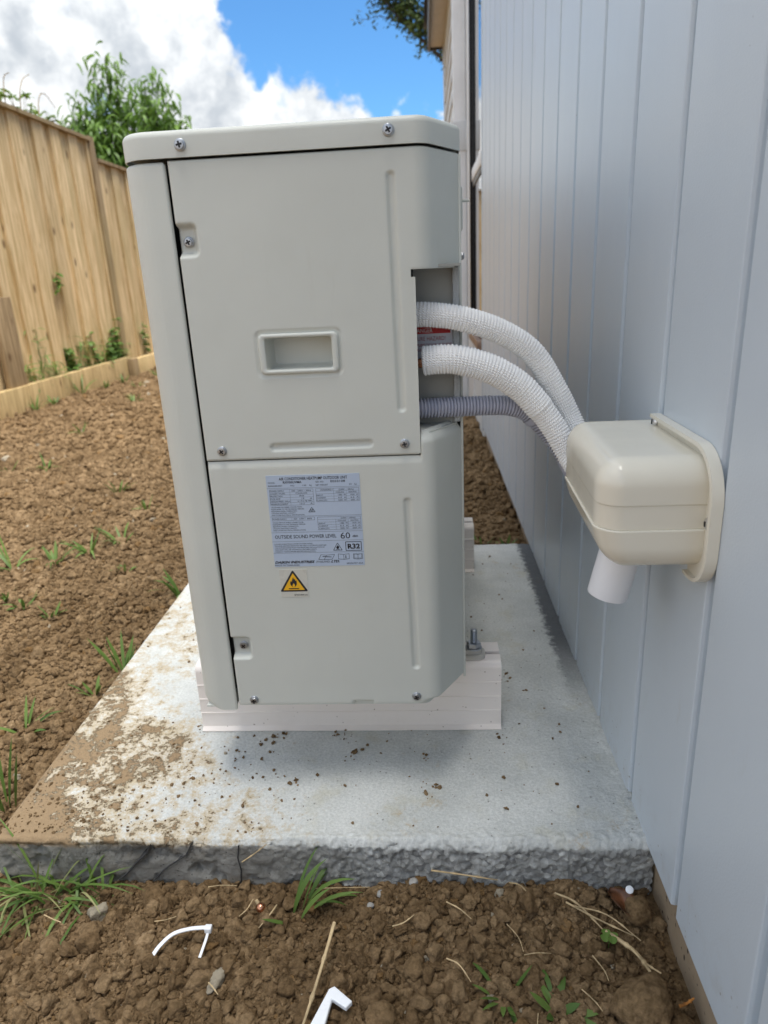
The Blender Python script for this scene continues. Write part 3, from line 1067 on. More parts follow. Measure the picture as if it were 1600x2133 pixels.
# weatherboards
y0w, y1w = 3.362, 6.88
z = -0.08
while z < 2.66:
    zt = min(z + 0.152, 2.675)
    mb = MB()
    prof = [(0.512, z), (0.531, z), (0.540, zt + 0.02), (0.529, zt + 0.02)]
    n4 = [(a, y0w, b) for a, b in prof] + [(a, y1w, b) for a, b in prof]
    mb.add(n4, [(0, 1, 2, 3), (7, 6, 5, 4), (0, 4, 5, 1), (1, 5, 6, 2), (2, 6, 7, 3), (3, 7, 4, 0)])
    hpart(mb, 'weatherboard', M['offwhite'], None, house, False)
    z += 0.152
hpart(MB().box(0.541, 0.62, 2.921, 6.93, -0.3, 2.69), 'wall_frame', M['offwhite'])
hpart(MB().box(0.503, 0.54, 6.882, 6.96, -0.1, 2.69, 0.003), 'corner_board', M['offwhite'])
hpart(MB().box(0.385, 0.66, -2.2, 7.0, 2.70, 2.715), 'soffit', M['soffit'])
hpart(MB().box(0.362, 0.384, -2.2, 7.02, 2.665, 2.86, 0.004), 'fascia', M['fascia'])
hpart(MB().box(0.386, 0.66, 7.001, 7.02, 2.68, 2.84), 'end_fascia', M['fascia'])
mb = MB()
mb.add([(0.33, -2.25, 2.862), (0.33, 7.05, 2.862), (3.2, 7.05, 4.1), (3.2, -2.25, 4.1), (0.33, -2.25, 2.885), (0.33, 7.05, 2.885), (3.2, 7.05, 4.123), (3.2, -2.25, 4.123)],
       [(0, 1, 2, 3), (7, 6, 5, 4), (0, 4, 5, 1), (1, 5, 6, 2), (2, 6, 7, 3), (3, 7, 4, 0)])
hpart(mb, 'roof', M['fascia'], None, house, False)
mb = MB().box(0.602, 5.0, -2.2, 2.44, -0.3, 2.695)
hpart(mb, 'inner_wall', M['offwhite'])
hpart(MB().box(0.5045, 0.540, 2.922, 3.360, -0.1, 2.66, 0.002), 'reveal_board', M['downpipe'])
# downpipe
dp = hpart(MB().box(0.437, 0.505, 3.36, 3.43, -0.06, 2.66, 0.008), 'downpipe', M['downpipe'])
hpart(MB().box(0.430, 0.511, 3.353, 3.437, 1.255, 1.395, 0.004), 'joiner', M['offwhite'], 30, dp)
hpart(MB().box(0.505, 0.53, 3.37, 3.42, 0.30, 0.33), 'bracket', M['downpipe'], 30, dp)


# ------------------------------------------------------------------ outdoor unit
unit = empty('heat_pump_unit', (0.12, 0.44, 0.11))
tag(unit, 'ivory heat pump outdoor unit standing on two white rails', 'heat pump')
_uinv = Matrix.Translation(Vector((0.12, 0.44, 0.11))).inverted()


def own(o, parent, inv=None):
    o.parent = parent
    if inv is not None:
        o.matrix_parent_inverse = inv
    return o


UY1 = 0.885
OUT = [(-0.0475, 0.0, 0.030), (0.2590, 0.0, 0.020), (0.2950, 0.062, 0.010), (0.2950, UY1 - 0.02, 0.006), (0.29, UY1, 0.006), (-0.0475, UY1, 0.030)]
outline = round_poly(OUT, 8)          # counter clockwise seen from above


def side_profile(x_start, s_step, end=(0.2960, 0.0605)):
    """polyline of the side sheet from x_start along y=0, round the bend to the chamfer"""
    c = round_poly([(x_start, 0.0, 0), (0.2590, 0.0, 0.020), (end[0], end[1], 0)], 10)
    pts = np.array(c)
    pts = pts[:-0] if False else pts
    d = np.concatenate([[0], np.cumsum(np.linalg.norm(np.diff(pts, axis=0), axis=1))])
    return pts, d


def sstep(x, a, b):
    t = np.clip((x - a) / (b - a), 0, 1)
    return t * t * (3 - 2 * t)


def rrect_sd(x, z, cx, cz, hw, hh, r):
    qx = np.abs(x - cx) - (hw - r)
    qz = np.abs(z - cz) - (hh - r)
    return np.hypot(np.maximum(qx, 0), np.maximum(qz, 0)) + np.minimum(np.maximum(qx, qz), 0) - r


def panel(name, x_start, z0, z1, keep, emboss, step=0.0015, edge_r=0.0022, edge_sd=None):
    pts, d = side_profile(x_start, step)
    L = d[-1]
    s = np.linspace(0, L, int(L / step) + 1)
    zz = np.linspace(z0, z1, int((z1 - z0) / step) + 1)
    px = np.interp(s, d, pts[:, 0])
    py = np.interp(s, d, pts[:, 1])
    tx = np.gradient(px, s)
    ty = np.gradient(py, s)
    nx, ny = -ty, tx                  # inward normal (towards +y)
    S, Zg = np.meshgrid(s, zz, indexing='ij')
    PX, PY = px[:, None] + 0 * Zg, py[:, None] + 0 * Zg
    dep = emboss(PX, PY, S, Zg)
    ed = edge_sd(PX, PY, S, Zg, L) if edge_sd else np.minimum(np.minimum(S, L - S), np.minimum(Zg - z0, z1 - Zg))
    e = np.clip(ed, 0, edge_r)
    dep = dep + (edge_r - np.sqrt(np.maximum(edge_r ** 2 - (edge_r - e) ** 2, 0))) * 0.9
    P = np.stack([PX + nx[:, None] * dep, PY + ny[:, None] * dep, Zg], -1)
    cs_, cz_ = (S[:-1, :-1] + S[1:, 1:]) / 2, (Zg[:-1, :-1] + Zg[1:, 1:]) / 2
    cx_ = (PX[:-1, :-1] + PX[1:, 1:]) / 2
    cy_ = (PY[:-1, :-1] + PY[1:, 1:]) / 2
    mask = keep(cx_, cy_, cs_, cz_)
    o = grid_mesh_obj(name, P, mask, M['ivory'])
    # turn the free edges inwards so that the sheet has depth
    bm = bmesh.new()
    bm.from_mesh(o.data)
    be = [e2 for e2 in bm.edges if e2.is_boundary]
    r = bmesh.ops.extrude_edge_only(bm, edges=be)
    for v in [g2 for g2 in r['geom'] if isinstance(g2, bmesh.types.BMVert)]:
        v.co.y += 0.006
    bmesh.ops.recalc_face_normals(bm, faces=bm.faces[:])
    bm.to_mesh(o.data)
    bm.free()
    o.data.polygons.foreach_set('use_smooth', [True] * len(o.data.polygons))
    o.data.set_sharp_from_angle(angle=R(50))
    own(o, unit, _uinv)
    return o


def groove(x, z, x0, z0_, x1, z1_, hw, depth):
    """round ended channel pressed into the sheet"""
    ax, az_ = x1 - x0, z1_ - z0_
    l2 = ax * ax + az_ * az_
    t = np.clip(((x - x0) * ax + (z - z0_) * az_) / l2, 0, 1)
    dd = np.hypot(x - x0 - t * ax, z - z0_ - t * az_)
    return depth * sstep(dd, hw, hw * 0.35)


XB, ZS = 0.2466, 0.4545
HX, HZ, HW, HH = 0.1190, 0.5712, 0.0432, 0.0213      # carrying handle


def pocket(x, z, cx, cz, hw, hh, depth):
    sd = rrect_sd(x, z, cx, cz, hw, hh, 0.007)
    return depth * sstep(sd, 0.0, -0.0062)


def emb_upper(x, y, s, z):
    flat = (y < 1e-4)
    e = groove(x, z, 0.2253, 0.7395, 0.2277, 0.5075, 0.0052, 0.0030)
    e = e + groove(x, z, 0.0815, 0.4680, 0.1895, 0.4690, 0.0052, 0.0030)
    e = e + pocket(x, z, 0.0040, 0.6900, 0.0205, 0.0172, 0.0085)
    sd = rrect_sd(x, z, HX, HZ, HW + 0.0035, HH + 0.0035, 0.007)
    e = e + 0.0014 * sstep(sd, 0.001, -0.0015)
    return e * flat


def keep_upper(x, y, s, z):
    k = ~((x > XB) & (z < 0.6505))
    # little relief notch at the corner of the opening
    k &= ~((x > XB - 0.0045) & (x <= XB) & (z < 0.6505) & (z > 0.6430))
    k &= ~((np.abs(x - HX) < HW - 0.003) & (np.abs(z - HZ) < HH - 0.003))
    # clipped lower right corner
    k &= ~((x > XB - 0.003) & (z < ZS + 0.003) & ((x - XB + 0.003) ** 2 + (z - ZS - 0.003) ** 2 > 0.003 ** 2))
    return k


def sd_upper(x, y, s, z, L):
    d0 = np.minimum(np.minimum(s, L - s), np.minimum(z - ZS, 0.7650 - z))
    d1 = np.where(z < 0.6505, XB - x, 1.0)
    d2 = np.where(x > XB - 0.0045, np.abs(z - 0.6505), 1.0)
    return np.minimum(d0, np.minimum(np.where(d1 < 0, 1, d1), d2))


up = panel('upper_side_panel', 0.0020, ZS, 0.7650, keep_upper, emb_upper, 0.0015, 0.0017, sd_upper)


def emb_lower(x, y, s, z):
    flat = (y < 1e-4)
    e = groove(x, z, 0.2300, 0.3990, 0.2333, 0.1835, 0.0054, 0.0030) * flat
    e = e + pocket(x, z, 0.0055, 0.2118, 0.0225, 0.0165, 0.0085) * flat
    # sheet sinks a little behind the upper panel's edge
    e = e + 0.0016 * sstep(z, 0.4440, 0.4530) * (x < XB + 0.0005)
    # top of the chamfer rolls inwards
    e = e + 0.010 * np.clip((z - 0.4660) / 0.0135, 0, 1) ** 2.2 * (x > XB)
    # bottom relief near the middle
    e = e + 0.003 * sstep(np.abs(x - 0.164), 0.014, 0.011) * sstep(z, 0.1345, 0.1315)
    return e


def keep_lower(x, y, s, z):
    k = ~((x <= XB) & (z > 0.4525))
    # shaped lower edge: notch in the middle and a step up to the chamfer
    k &= ~((np.abs(x - 0.164) < 0.0125) & (z < 0.1315))
    low = 0.1285 + 0.0065 * sstep(x, 0.2360, 0.2500)
    k &= z > low
    return k


def sd_lower(x, y, s, z, L):
    d0 = np.minimum(s, L - s)
    low = 0.1285 + 0.0065 * sstep(x, 0.2360, 0.2500)
    top = np.where(x <= XB, 0.4525, 9.0)
    return np.minimum(d0, np.minimum(np.abs(z - low), np.abs(top - z)))


lo = panel('lower_side_panel', 0.0020, 0.1280, 0.4800, keep_lower, emb_lower, 0.0015, 0.0022, sd_lower)


def wrap_cover():
    """front cover that wraps the left corner, with a rounded foot"""
    c = round_poly([(-0.0012, 0.0045, 0), (-0.0012, 0.0, 0.003), (-0.0510, 0.0, 0.033), (-0.0510, UY1 - 0.0, 0.03), (0.02, UY1, 0)], 10)
    # keep the arc order: from the gap round the corner and away
    pts = np.array(c)
    d = np.concatenate([[0], np.cumsum(np.linalg.norm(np.diff(pts, axis=0), axis=1))])
    s = np.unique(np.concatenate([d, np.linspace(0, 0.12, 50), np.linspace(0.12, d[-1], 60)]))
    px, py = np.interp(s, d, pts[:, 0]), np.interp(s, d, pts[:, 1])
    tx, ty = np.gradient(px, s), np.gradient(py, s)
    ln = np.hypot(tx, ty)
    nx, ny = ty / ln, -tx / ln          # points inwards for this direction
    z0, z1 = 0.1215, 0.7645
    rb, rt = 0.013, 0.004
    zb = z0 + rb * (1 - np.cos(np.linspace(0, math.pi / 2, 10)))
    zt_ = z1 - rt * (1 - np.cos(np.linspace(math.pi / 2, 0, 7)))
    zz = np.unique(np.concatenate([zb, np.linspace(z0 + rb, z1 - rt, 40), zt_]))
    ins = np.zeros_like(zz)
    db = np.clip(zz - z0, 0, rb)
    ins += rb - np.sqrt(np.maximum(rb ** 2 - (rb - db) ** 2, 0))
    dt = np.clip(z1 - zz, 0, rt)
    ins += rt - np.sqrt(np.maximum(rt ** 2 - (rt - dt) ** 2, 0))
    # the inset acts on the rounded corner and front, not on the gap edge
    wgt = sstep(s, 0.020, 0.060)
    I = wgt[:, None] * ins[None, :]
    top_i = (zz > 0.5)[None, :] * (1 - wgt[:, None]) * ins[None, :]
    P = np.stack([px[:, None] + nx[:, None] * (I + top_i), py[:, None] + ny[:, None] * (I + top_i), zz[None, :] + 0 * I], -1)
    # the straight side hangs with a softly rolled lower lip
    o = grid_mesh_obj('front_cover', P, None, M['ivory'], None, True, 50)
    own(o, unit, _uinv)
    return o


fc = wrap_cover()
bmf = MB().box(-0.043, -0.0035, 0.006, UY1 - 0.01, 0.1225, 0.1245)
own(bmf.build('cover_floor', M['ivory']), unit, _uinv)


def lid():
    base = poly_offset(outline, 0.0022)
    z0, z1, r = 0.7664, 0.7925, 0.0070
    rows = [(-0.0022, z0 + 0.004), (-0.0012, z0 + 0.0005), (0.0, z0 + 0.0008), (0.0, z0 + 0.003)]
    for k in range(9):
        a = math.pi / 2 * k / 8
        rows.append((-r * (1 - math.cos(a)), z1 - r + r * math.sin(a)))
    vs, fs = [], []
    n = len(base)
    for off, zz in rows:
        for x, y in poly_offset(base, off):
            vs.append((x, y, zz))
    for i in range(len(rows) - 1):
        for k in range(n):
            fs.append((i * n + k, i * n + (k + 1) % n, (i + 1) * n + (k + 1) % n, (i + 1) * n + k))
    fs.append(tuple((len(rows) - 1) * n + k for k in range(n)))
    fs.append(tuple(range(n))[::-1])
    o = mesh_obj('top_lid', vs, fs, M['ivory'], None, True, 45)
    own(o, unit, _uinv)
    return o


top = lid()
# inner structure (what the gaps show)
def upart(mb, name, mat, parent=None, sharp=35):
    o = mb.build(name, mat, None, True, sharp)
    if parent is None:
        own(o, unit, _uinv)
    else:
        own(o, parent)
    return o


mb = MB()
mb.box(-0.040, 0.2440, 0.034, 0.080, 0.132, 0.7655)
mb.box(-0.043, 0.2925, 0.081, UY1 - 0.006, 0.132, 0.7655)
mb.box(0.2445, 0.270, 0.040, 0.0805, 0.6560, 0.7655)
upart(mb, 'chassis', M['chassis'])
mb = MB()
mb.prism(poly_offset(round_poly([(0.010, 0.006, 0.006), (0.247, 0.006, 0.012), (0.285, 0.068, 0.01), (0.285, UY1 - 0.02, 0.01), (0.010, UY1 - 0.02, 0.01)], 5), 0), 0.1245, 0.1400)
upart(mb, 'base_pan', M['ivory'])
# valve recess
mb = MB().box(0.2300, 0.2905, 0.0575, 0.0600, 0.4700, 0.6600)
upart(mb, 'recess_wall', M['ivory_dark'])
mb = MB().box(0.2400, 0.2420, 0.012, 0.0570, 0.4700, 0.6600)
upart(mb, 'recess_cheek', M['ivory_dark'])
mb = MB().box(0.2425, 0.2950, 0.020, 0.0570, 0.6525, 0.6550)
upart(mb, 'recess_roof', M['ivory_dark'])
mb = MB()
mb.prism([(0.2425, 0.010), (0.258, 0.010), (0.2900, 0.0570), (0.2425, 0.0570)], 0.4765, 0.4780)
upart(mb, 'recess_shelf', M['ivory'])
mb = MB().box(0.2870, 0.2942, 0.0500, 0.0650, 0.4800, 0.6520, 0.001)
upart(mb, 'foam_strip', M['foam'])
mb = MB().box(0.2945, 0.2978, 0.0590, UY1 - 0.012, 0.1300, 0.7640, 0.001)
upart(mb, 'rear_panel', M['ivory'])
# sensor lead clip and hex screw at the back edge
mb = MB().box(0.2979, 0.3010, 0.085, 0.20, 0.690, 0.735, 0.002)
mb.tube([(0.2975, 0.088, 0.7215), (0.303, 0.088, 0.7210), (0.3090, 0.088, 0.7205)], [0.0022, 0.0018, 0.0012], 8)
upart(mb, 'sensor_clip', M['ivory'])
mb = MB().lathe([(0.004, 0), (0.004, 0.003), (0.003, 0.0042)], (0.2979, 0.083, 0.6630), (1, 0, 0), 6)
upart(mb, 'rear_screw', M['zinc'])


def screw_mesh(x, y, z, r=0.0053, h=0.0042, parent=None, tilt=0.3):
    mb = MB()
    mb.lathe([(r * 1.30, 0.0), (r * 1.30, 0.0008), (r * 1.20, 0.0012), (r * 1.02, 0.0013), (r * 1.0, h * 0.80), (r * 0.90, h * 0.97), (r * 0.62, h * 1.0)], (x, y, z), (0, -1, 0), 24)
    o = mb.build('screw', M['zinc'], None, True, 50)
    own(o, parent)
    mc = MB()
    ca, sa = math.cos(tilt), math.sin(tilt)
    for a, b in ((0.66, 0.19), (0.19, 0.66)):
        vs = []
        for yy_ in (y - h * 0.85, y - h * 1.10):
            for u, v in ((-a, -b), (a, -b), (a, b), (-a, b)):
                u, v = u * r, v * r
                vs.append((x + u * ca - v * sa, yy_, z + u * sa + v * ca))
        mc.add(vs, [(0, 1, 2, 3), (4, 7, 6, 5), (0, 4, 5, 1), (1, 5, 6, 2), (2, 6, 7, 3), (3, 7, 4, 0)])
        y -= 0.00005
    own(mc.build('cross_slot', M['black'], None, False), parent)
    return o


screw_mesh(0.0184, -0.0022, 0.7780, 0.0046, 0.0043, top, 0.2)
screw_mesh(0.2251, -0.0022, 0.7795, 0.0046, 0.0043, top, 0.5)
screw_mesh(0.0118, 0.0078, 0.6885, 0.0042, 0.0042, up, 0.4)
screw_mesh(0.0215, -0.0001, 0.4658, 0.0042, 0.0040, up, 0.6)
screw_mesh(0.2293, -0.0001, 0.4675, 0.0042, 0.0040, up, 0.25)
screw_mesh(0.0160, 0.0078, 0.2125, 0.0042, 0.0042, lo, 0.7)
screw_mesh(0.0229, -0.0001, 0.1365, 0.0044, 0.0042, lo, 0.1)
screw_mesh(0.2322, -0.0001, 0.1395, 0.0044, 0.0042, lo, 0.35)


def handle():
    def loop(hw, hh, r, y, n=6):
        pts = round_poly([(HX - hw, HZ - hh, r), (HX + hw, HZ - hh, r), (HX + hw, HZ + hh, r), (HX - hw, HZ + hh, r)], n)
        return [(a, y, b) for a, b in pts]
    seq = [(HW - 0.0000, HH - 0.0000, 0.0055, 0.0040), (HW - 0.0000, HH - 0.0000, 0.0055, -0.0012), (HW - 0.0008, HH - 0.0008, 0.0050, -0.0023), (HW - 0.0024, HH - 0.0022, 0.0040, -0.0028),
           (HW - 0.0058, HH - 0.0036, 0.0032, -0.0024), (HW - 0.0068, HH - 0.0042, 0.0028, -0.0016), (HW - 0.0076, HH - 0.0046, 0.0026, 0.0040), (HW - 0.0085, HH - 0.0052, 0.0035, 0.0250), (HW - 0.0110, HH - 0.0075, 0.0045, 0.0290)]
    vs, fs = [], []
    n = None
    for q in seq:
        L_ = loop(*q)
        n = len(L_)
        vs += L_
    for i in range(len(seq) - 1):
        for k in range(n):
            fs.append((i * n + k, i * n + (k + 1) % n, (i + 1) * n + (k + 1) % n, (i + 1) * n + k))
    fs.append(tuple((len(seq) - 1) * n + k for k in range(n)))
    o = mesh_obj('carry_handle', vs, fs, M['ivory'], None, True, 40)
    own(o, up)
    return o


handle()


# ------------------------------------------------------------------ print: text as flat geometry
def text_geo(body, size, shear=0.0, bold=0.0, spacing=1.0):
    cu = bpy.data.curves.new('t', 'FONT')
    cu.body = body
    cu.size = size
    cu.shear = shear
    cu.offset = bold
    cu.space_character = spacing
    cu.resolution_u = 2
    ob = bpy.data.objects.new('t', cu)
    COL.objects.link(ob)
    dg = bpy.context.evaluated_depsgraph_get()
    me = bpy.data.meshes.new_from_object(ob.evaluated_get(dg))
    v = np.array([tuple(p.co) for p in me.vertices]) if len(me.vertices) else np.zeros((0, 3))
    f = [tuple(p.vertices) for p in me.polygons]
    bpy.data.objects.remove(ob)
    bpy.data.curves.remove(cu)
    bpy.data.meshes.remove(me)
    return v, f


class Print:
    """collects flat marks in a sheet's own coordinates: u to the right, v downwards (metres)"""
    def __init__(self, x0, z0, y):
        self.x0, self.z0, self.y = x0, z0, y
        self.mb = MB()
    def P(self, u, v):
        return (self.x0 + u, self.y, self.z0 - v)
    def rect(self, u0, v0, u1, v1):
        self.mb.add([self.P(u0, v0), self.P(u1, v0), self.P(u1, v1), self.P(u0, v1)], [(0, 3, 2, 1)])
        return self
    def line(self, u0, v0, u1, v1, t=0.00022):
        d = math.hypot(u1 - u0, v1 - v0)
        a, b = -(v1 - v0) / d * t / 2, (u1 - u0) / d * t / 2
        self.mb.add([self.P(u0 + a, v0 + b), self.P(u1 + a, v1 + b), self.P(u1 - a, v1 - b), self.P(u0 - a, v0 - b)], [(0, 1, 2, 3)])
        return self
    def frame(self, u0, v0, u1, v1, t=0.00022):
        for q in ((u0, v0, u1, v0), (u1, v0, u1, v1), (u1, v1, u0, v1), (u0, v1, u0, v0)):
            self.line(*q, t)
        return self
    def poly(self, pts):
        self.mb.add([self.P(a, b) for a, b in pts], [tuple(range(len(pts)))])
        return self
    def text(self, body, u, v, h, width=None, shear=0.0, bold=0.0, align='L'):
        """v = baseline, h = capital height"""
        vt, f = text_geo(body, h / 0.70, shear, bold)
        if not len(vt):
            return self
        x0, x1 = vt[:, 0].min(), vt[:, 0].max()
        sx = (width / (x1 - x0)) if width else 1.0
        w_ = (x1 - x0) * sx
        off = u - (w_ / 2 if align == 'C' else (w_ if align == 'R' else 0))
        self.mb.add([self.P(off + (p[0] - x0) * sx, v - p[1]) for p in vt], f)
        return self
    def build(self, name, mat, parent):
        o = mesh_obj(name, self.mb.v, self.mb.f, mat, None, False)
        own(o, parent)
        return o


LX, LZ, LW, LH = 0.0682, 0.4352, 0.1082, 0.1135
lab = MB().box(LX, LX + LW, -0.0004, 0.0005, LZ - LH, LZ).build('rating_label', M['label_blue'], None, False)
own(lab, unit, _uinv)
lab['label'] = 'pale blue printed rating label'
p = Print(LX, LZ, -0.0006)
U = lambda a: a * LW
V = lambda a: a * LH
p.text('AIR CONDITIONER HEATPUMP OUTDOOR UNIT', U(.14), V(.052), V(.030), U(.73), 0, 0.00006)
p.text('MODEL', U(.02), V(.085), V(.017), U(.075)).text('RXV50UVMA', U(.18), V(.086), V(.024), U(.20), 0, 0.00008)
p.text('SER. NO.', U(.53), V(.086), V(.017), U(.09)).text('E033108', U(.69), V(.086), V(.022), U(.155), 0, 0.00003)
p.text('REFRIGERANT', U(.02), V(.118), V(.017), U(.15)).text('R32', U(.26), V(.118), V(.016), U(.04)).text('1.50    kg', U(.385), V(.118), V(.016), U(.10))
p.text('NET WEIGHT', U(.53), V(.120), V(.017), U(.13)).text('54    kg', U(.885), V(.119), V(.016), U(.08))
p.line(0, V(.135), LW, V(.135))
# table 1
def table(u0, v0, u1, v1, rows, cols):
    p.frame(U(u0), V(v0), U(u1), V(v1))
    for r_ in rows:
        p.line(U(u0), V(r_), U(u1), V(r_), 0.00016)
    for c_, a, b in cols:
        p.line(U(c_), V(a), U(c_), V(b), 0.00016)
rws = [.178, .206, .234, .262, .290]
table(.025, .150, .495, .318, rws, [(.245, .150, .318)])
for k, (a, b) in enumerate((('POWER SUPPLY', '220 - 240V ~ 50Hz'), ('CONNECT MODEL', 'FTXV50UVMA'), ('PROTECTION', 'IPX4'), ('FUSE AMP', '15      A'), ('DESIGN PRESS. (H/Lo)', '4.17/2.78 MPa'), ('MAXIMUM CURRENT', '13.5      A'))):
    vb = V(.172 + .028 * k)
    p.text(a, U(.03), vb, V(.015), U(min(.21, .0115 * len(a) + .015)))
    p.text(b, U(.48) if k > 2 else U(.37), vb, V(.015), U(min(.22, .0125 * len(b))), 0, 0, 'R' if k > 2 else 'C')
table(.525, .150, .985, .290, [.178, .206, .234, .262], [(.715, .150, .290), (.850, .178, .290)])
def perf(v0, hz, cool, heat, std=None):
    if std:
        p.text(std, U(.705), V(v0 + .022), V(.015), U(.13), 0, 0, 'R')
    p.text(hz, U(.85), V(v0 + .022), V(.015), U(.16), 0, 0, 'C')
    p.text('COOLING', U(.782), V(v0 + .050), V(.014), U(.09), 0, 0, 'C').text('HEATING', U(.917), V(v0 + .050), V(.014), U(.085), 0, 0, 'C')
    for k, nm in enumerate(('INPUT', 'CURRENT', 'CAPACITY')):
        vb = V(v0 + .078 + .028 * k)
        p.text(nm, U(.53), vb, V(.014), U(.014 * len(nm)))
        p.text(cool[k], U(.845), vb, V(.014), U(.085), 0, 0, 'R').text(heat[k], U(.978), vb, V(.014), U(.085), 0, 0, 'R')
perf(.150, '(230V ~ 50Hz)', ('1380  W', '6.0  A', '5000  W'), ('1430  W', '6.6  A', '6000  W'), 'AS/NZS3823.1')
para = ('VALUES ARE FOR PAIRED CONNECTIONS.', 'PLEASE REFER TO THE TECHNICAL MANUAL', 'REGARDING MODEL COMBINATION,', 'COOLING (HEATING) CAPACITY', 'AND OTHER ELECTRICAL SPECIFICATIONS.')
for k, s_ in enumerate(para):
    p.text(s_, U(.025), V(.345 + .0215 * k), V(.013), U(.0100 * len(s_)))
def tri(cu, cv, w_, h_, t):
    a, b, c = (cu, cv - h_ / 2), (cu - w_ / 2, cv + h_ / 2), (cu + w_ / 2, cv + h_ / 2)
    p.line(*a, *b, t).line(*b, *c, t).line(*c, *a, t)
tri(U(.465), V(.372), U(.07), V(.05), .0005)
p.frame(U(.452), V(.370), U(.478), V(.390), .0003).line(U(.455), V(.378), U(.463), V(.388), .0004).line(U(.463), V(.388), U(.480), V(.366), .0004)
p.line(0, V(.440), LW, V(.440))
table(.025, .452, .485, .484, [], [(.240, .452, .484)])
p.text('POWER SUPPLY', U(.03), V(.475), V(.015), U(.155)).text('220 - 230V ~ 60Hz', U(.36), V(.475), V(.015), U(.20), 0, 0, 'C')
table(.520, .455, .985, .595, [.483, .511, .539, .567], [(.715, .483, .595), (.850, .483, .595)])
perf(.455, '(220V ~ 60Hz)', ('1380  W', '6.3  A', '5000  W'), ('1430  W', '6.8  A', '6000  W'))
for k, s_ in enumerate(para):
    p.text(s_, U(.025), V(.512 + .0215 * k), V(.013), U(.0100 * len(s_)))
p.line(0, V(.615), LW, V(.615))
p.text('OUTSIDE SOUND POWER LEVEL', U(.035), V(.682), V(.038), U(.675), 0, 0.00003).text('60', U(.755), V(.697), V(.068), U(.105)).text('dBA', U(.885), V(.683), V(.022), U(.062), 0, 0.00004)
p.line(0, V(.715), LW, V(.715))
for k, s_ in enumerate(('(LOWER LEVELS MEAN LOWER OUTSIDE NOISE)', 'THE LEVEL SHOWN ABOVE MAY BE USED TO ESTIMATE WHETHER', 'THE OUTSIDE NOISE FROM THE PROPOSED INSTALLATION OF', 'THIS UNIT WILL BE WITHIN ACCEPTABLE LIMITS.', 'CONSULT YOUR SUPPLIER BEFORE INSTALLATION.')):
    p.text(s_, U(.02), V(.750 + .0215 * k), V(.013), U(.0108 * len(s_)))
tri(U(.715), V(.785), U(.095), V(.080), .0006)
FL = [(0, -1), (.18, -.55), (.30, -.72), (.42, -.25), (.62, -.40), (.66, .15), (.58, .62), (.28, .95), (-.28, .95), (-.60, .60), (-.66, .10), (-.48, -.28), (-.36, -.02), (-.22, -.52)]
def flame(pr, cu, cv, sz):
    pr.poly([(cu + a * sz, cv + b * sz) for a, b in FL])
flame(p, U(.715), V(.790), V(.022))
p.line(U(.695), V(.817), U(.735), V(.817), .0004)
p.frame(U(.805), V(.735), U(.975), V(.832), .0007).text('R32', U(.825), V(.810), V(.052), U(.135), 0, 0.0003)
p.line(0, V(.845), LW, V(.845))
# three booklet symbols
def book(u0, v0, u1, v1, slant=0.0):
    m_ = (u0 + u1) / 2
    sl = slant
    p.line(u0 + sl, v0, m_ + sl / 2, v0 + .0008, .0004).line(m_ + sl / 2, v0 + .0008, u1 + sl, v0, .0004)
    p.line(u0, v1, m_ - sl / 2, v1 + .0006, .0005).line(m_ - sl / 2, v1 + .0006, u1, v1, .0005)
    p.line(u0 + sl, v0, u0, v1, .0004).line(u1 + sl, v0, u1, v1, .0004).line(m_ + sl / 2, v0 + .0008, m_ - sl / 2, v1 + .0006, .0004)
book(U(.495), V(.872), U(.645), V(.925), U(.03))
p.line(U(.54), V(.893), U(.64), V(.900), .0007)
book(U(.715), V(.868), U(.835), V(.925))
p.text('i', U(.793), V(.918), V(.034), None, 0, 0.0002)
book(U(.875), V(.868), U(.975), V(.925)).__class__ if False else None
book(U(.882), V(.870), U(.980), V(.925))
p.frame(U(.892), V(.872), U(.970), V(.918), .0003)
p.text('DAIKIN INDUSTRIES', U(.005), V(.962), V(.026), U(.445), 0.35, 0.00016).text('(THAILAND)', U(.465), V(.962), V(.022), U(.155)).text('LTD.', U(.63), V(.962), V(.026), U(.095), 0.35, 0.00016)
p.text('MADE IN THAILAND', U(.003), V(.992), V(.018), U(.275)).text('2P576727-30A', U(.80), V(.985), V(.018), U(.185))
p.build('label_print', M['ink'], lab)

# flammable warning sticker
st = MB().box(0.0725, 0.1062, -0.0004, 0.0005, 0.2815, 0.3178).build('warning_sticker', M['sticker'], None, False)
own(st, unit, _uinv)
st['label'] = 'clear sticker with an amber flame warning triangle'
def rtri(pr, cu, top_v, w_, h_, r):
    c = round_poly([(cu, top_v, r), (cu - w_ / 2, top_v + h_, r), (cu + w_ / 2, top_v + h_, r)], 5)
    pr.poly(c)
TA = Print(0.0725, 0.3178, -0.0006)
rtri(TA, 0.0163, 0.0004, 0.0345, 0.0285, 0.0012)
TA.text('3P351459-2C', 0.0325, 0.0345, 0.0019, 0.0165, 0, 0.00004, 'R')
TA.build('triangle_border', M['ink'], st)
TB = Print(0.0725, 0.3178, -0.0008)
rtri(TB, 0.0163, 0.0046, 0.0262, 0.0223, 0.0004)
TB.build('triangle_fill', M['amber'], st)
TC = Print(0.0725, 0.3178, -0.0010)
flame(TC, 0.0163, 0.0163, 0.0062)
TC.rect(0.0100, 0.0243, 0.0226, 0.0255)
TC.build('flame_symbol', M['ink'], st)
TD = Print(0.0725, 0.3178, -0.0012)
TD.poly([(0.0163 + a * 0.0022, 0.0200 + b * 0.0026) for a, b in FL])
TD.build('flame_core', M['amber'], st)

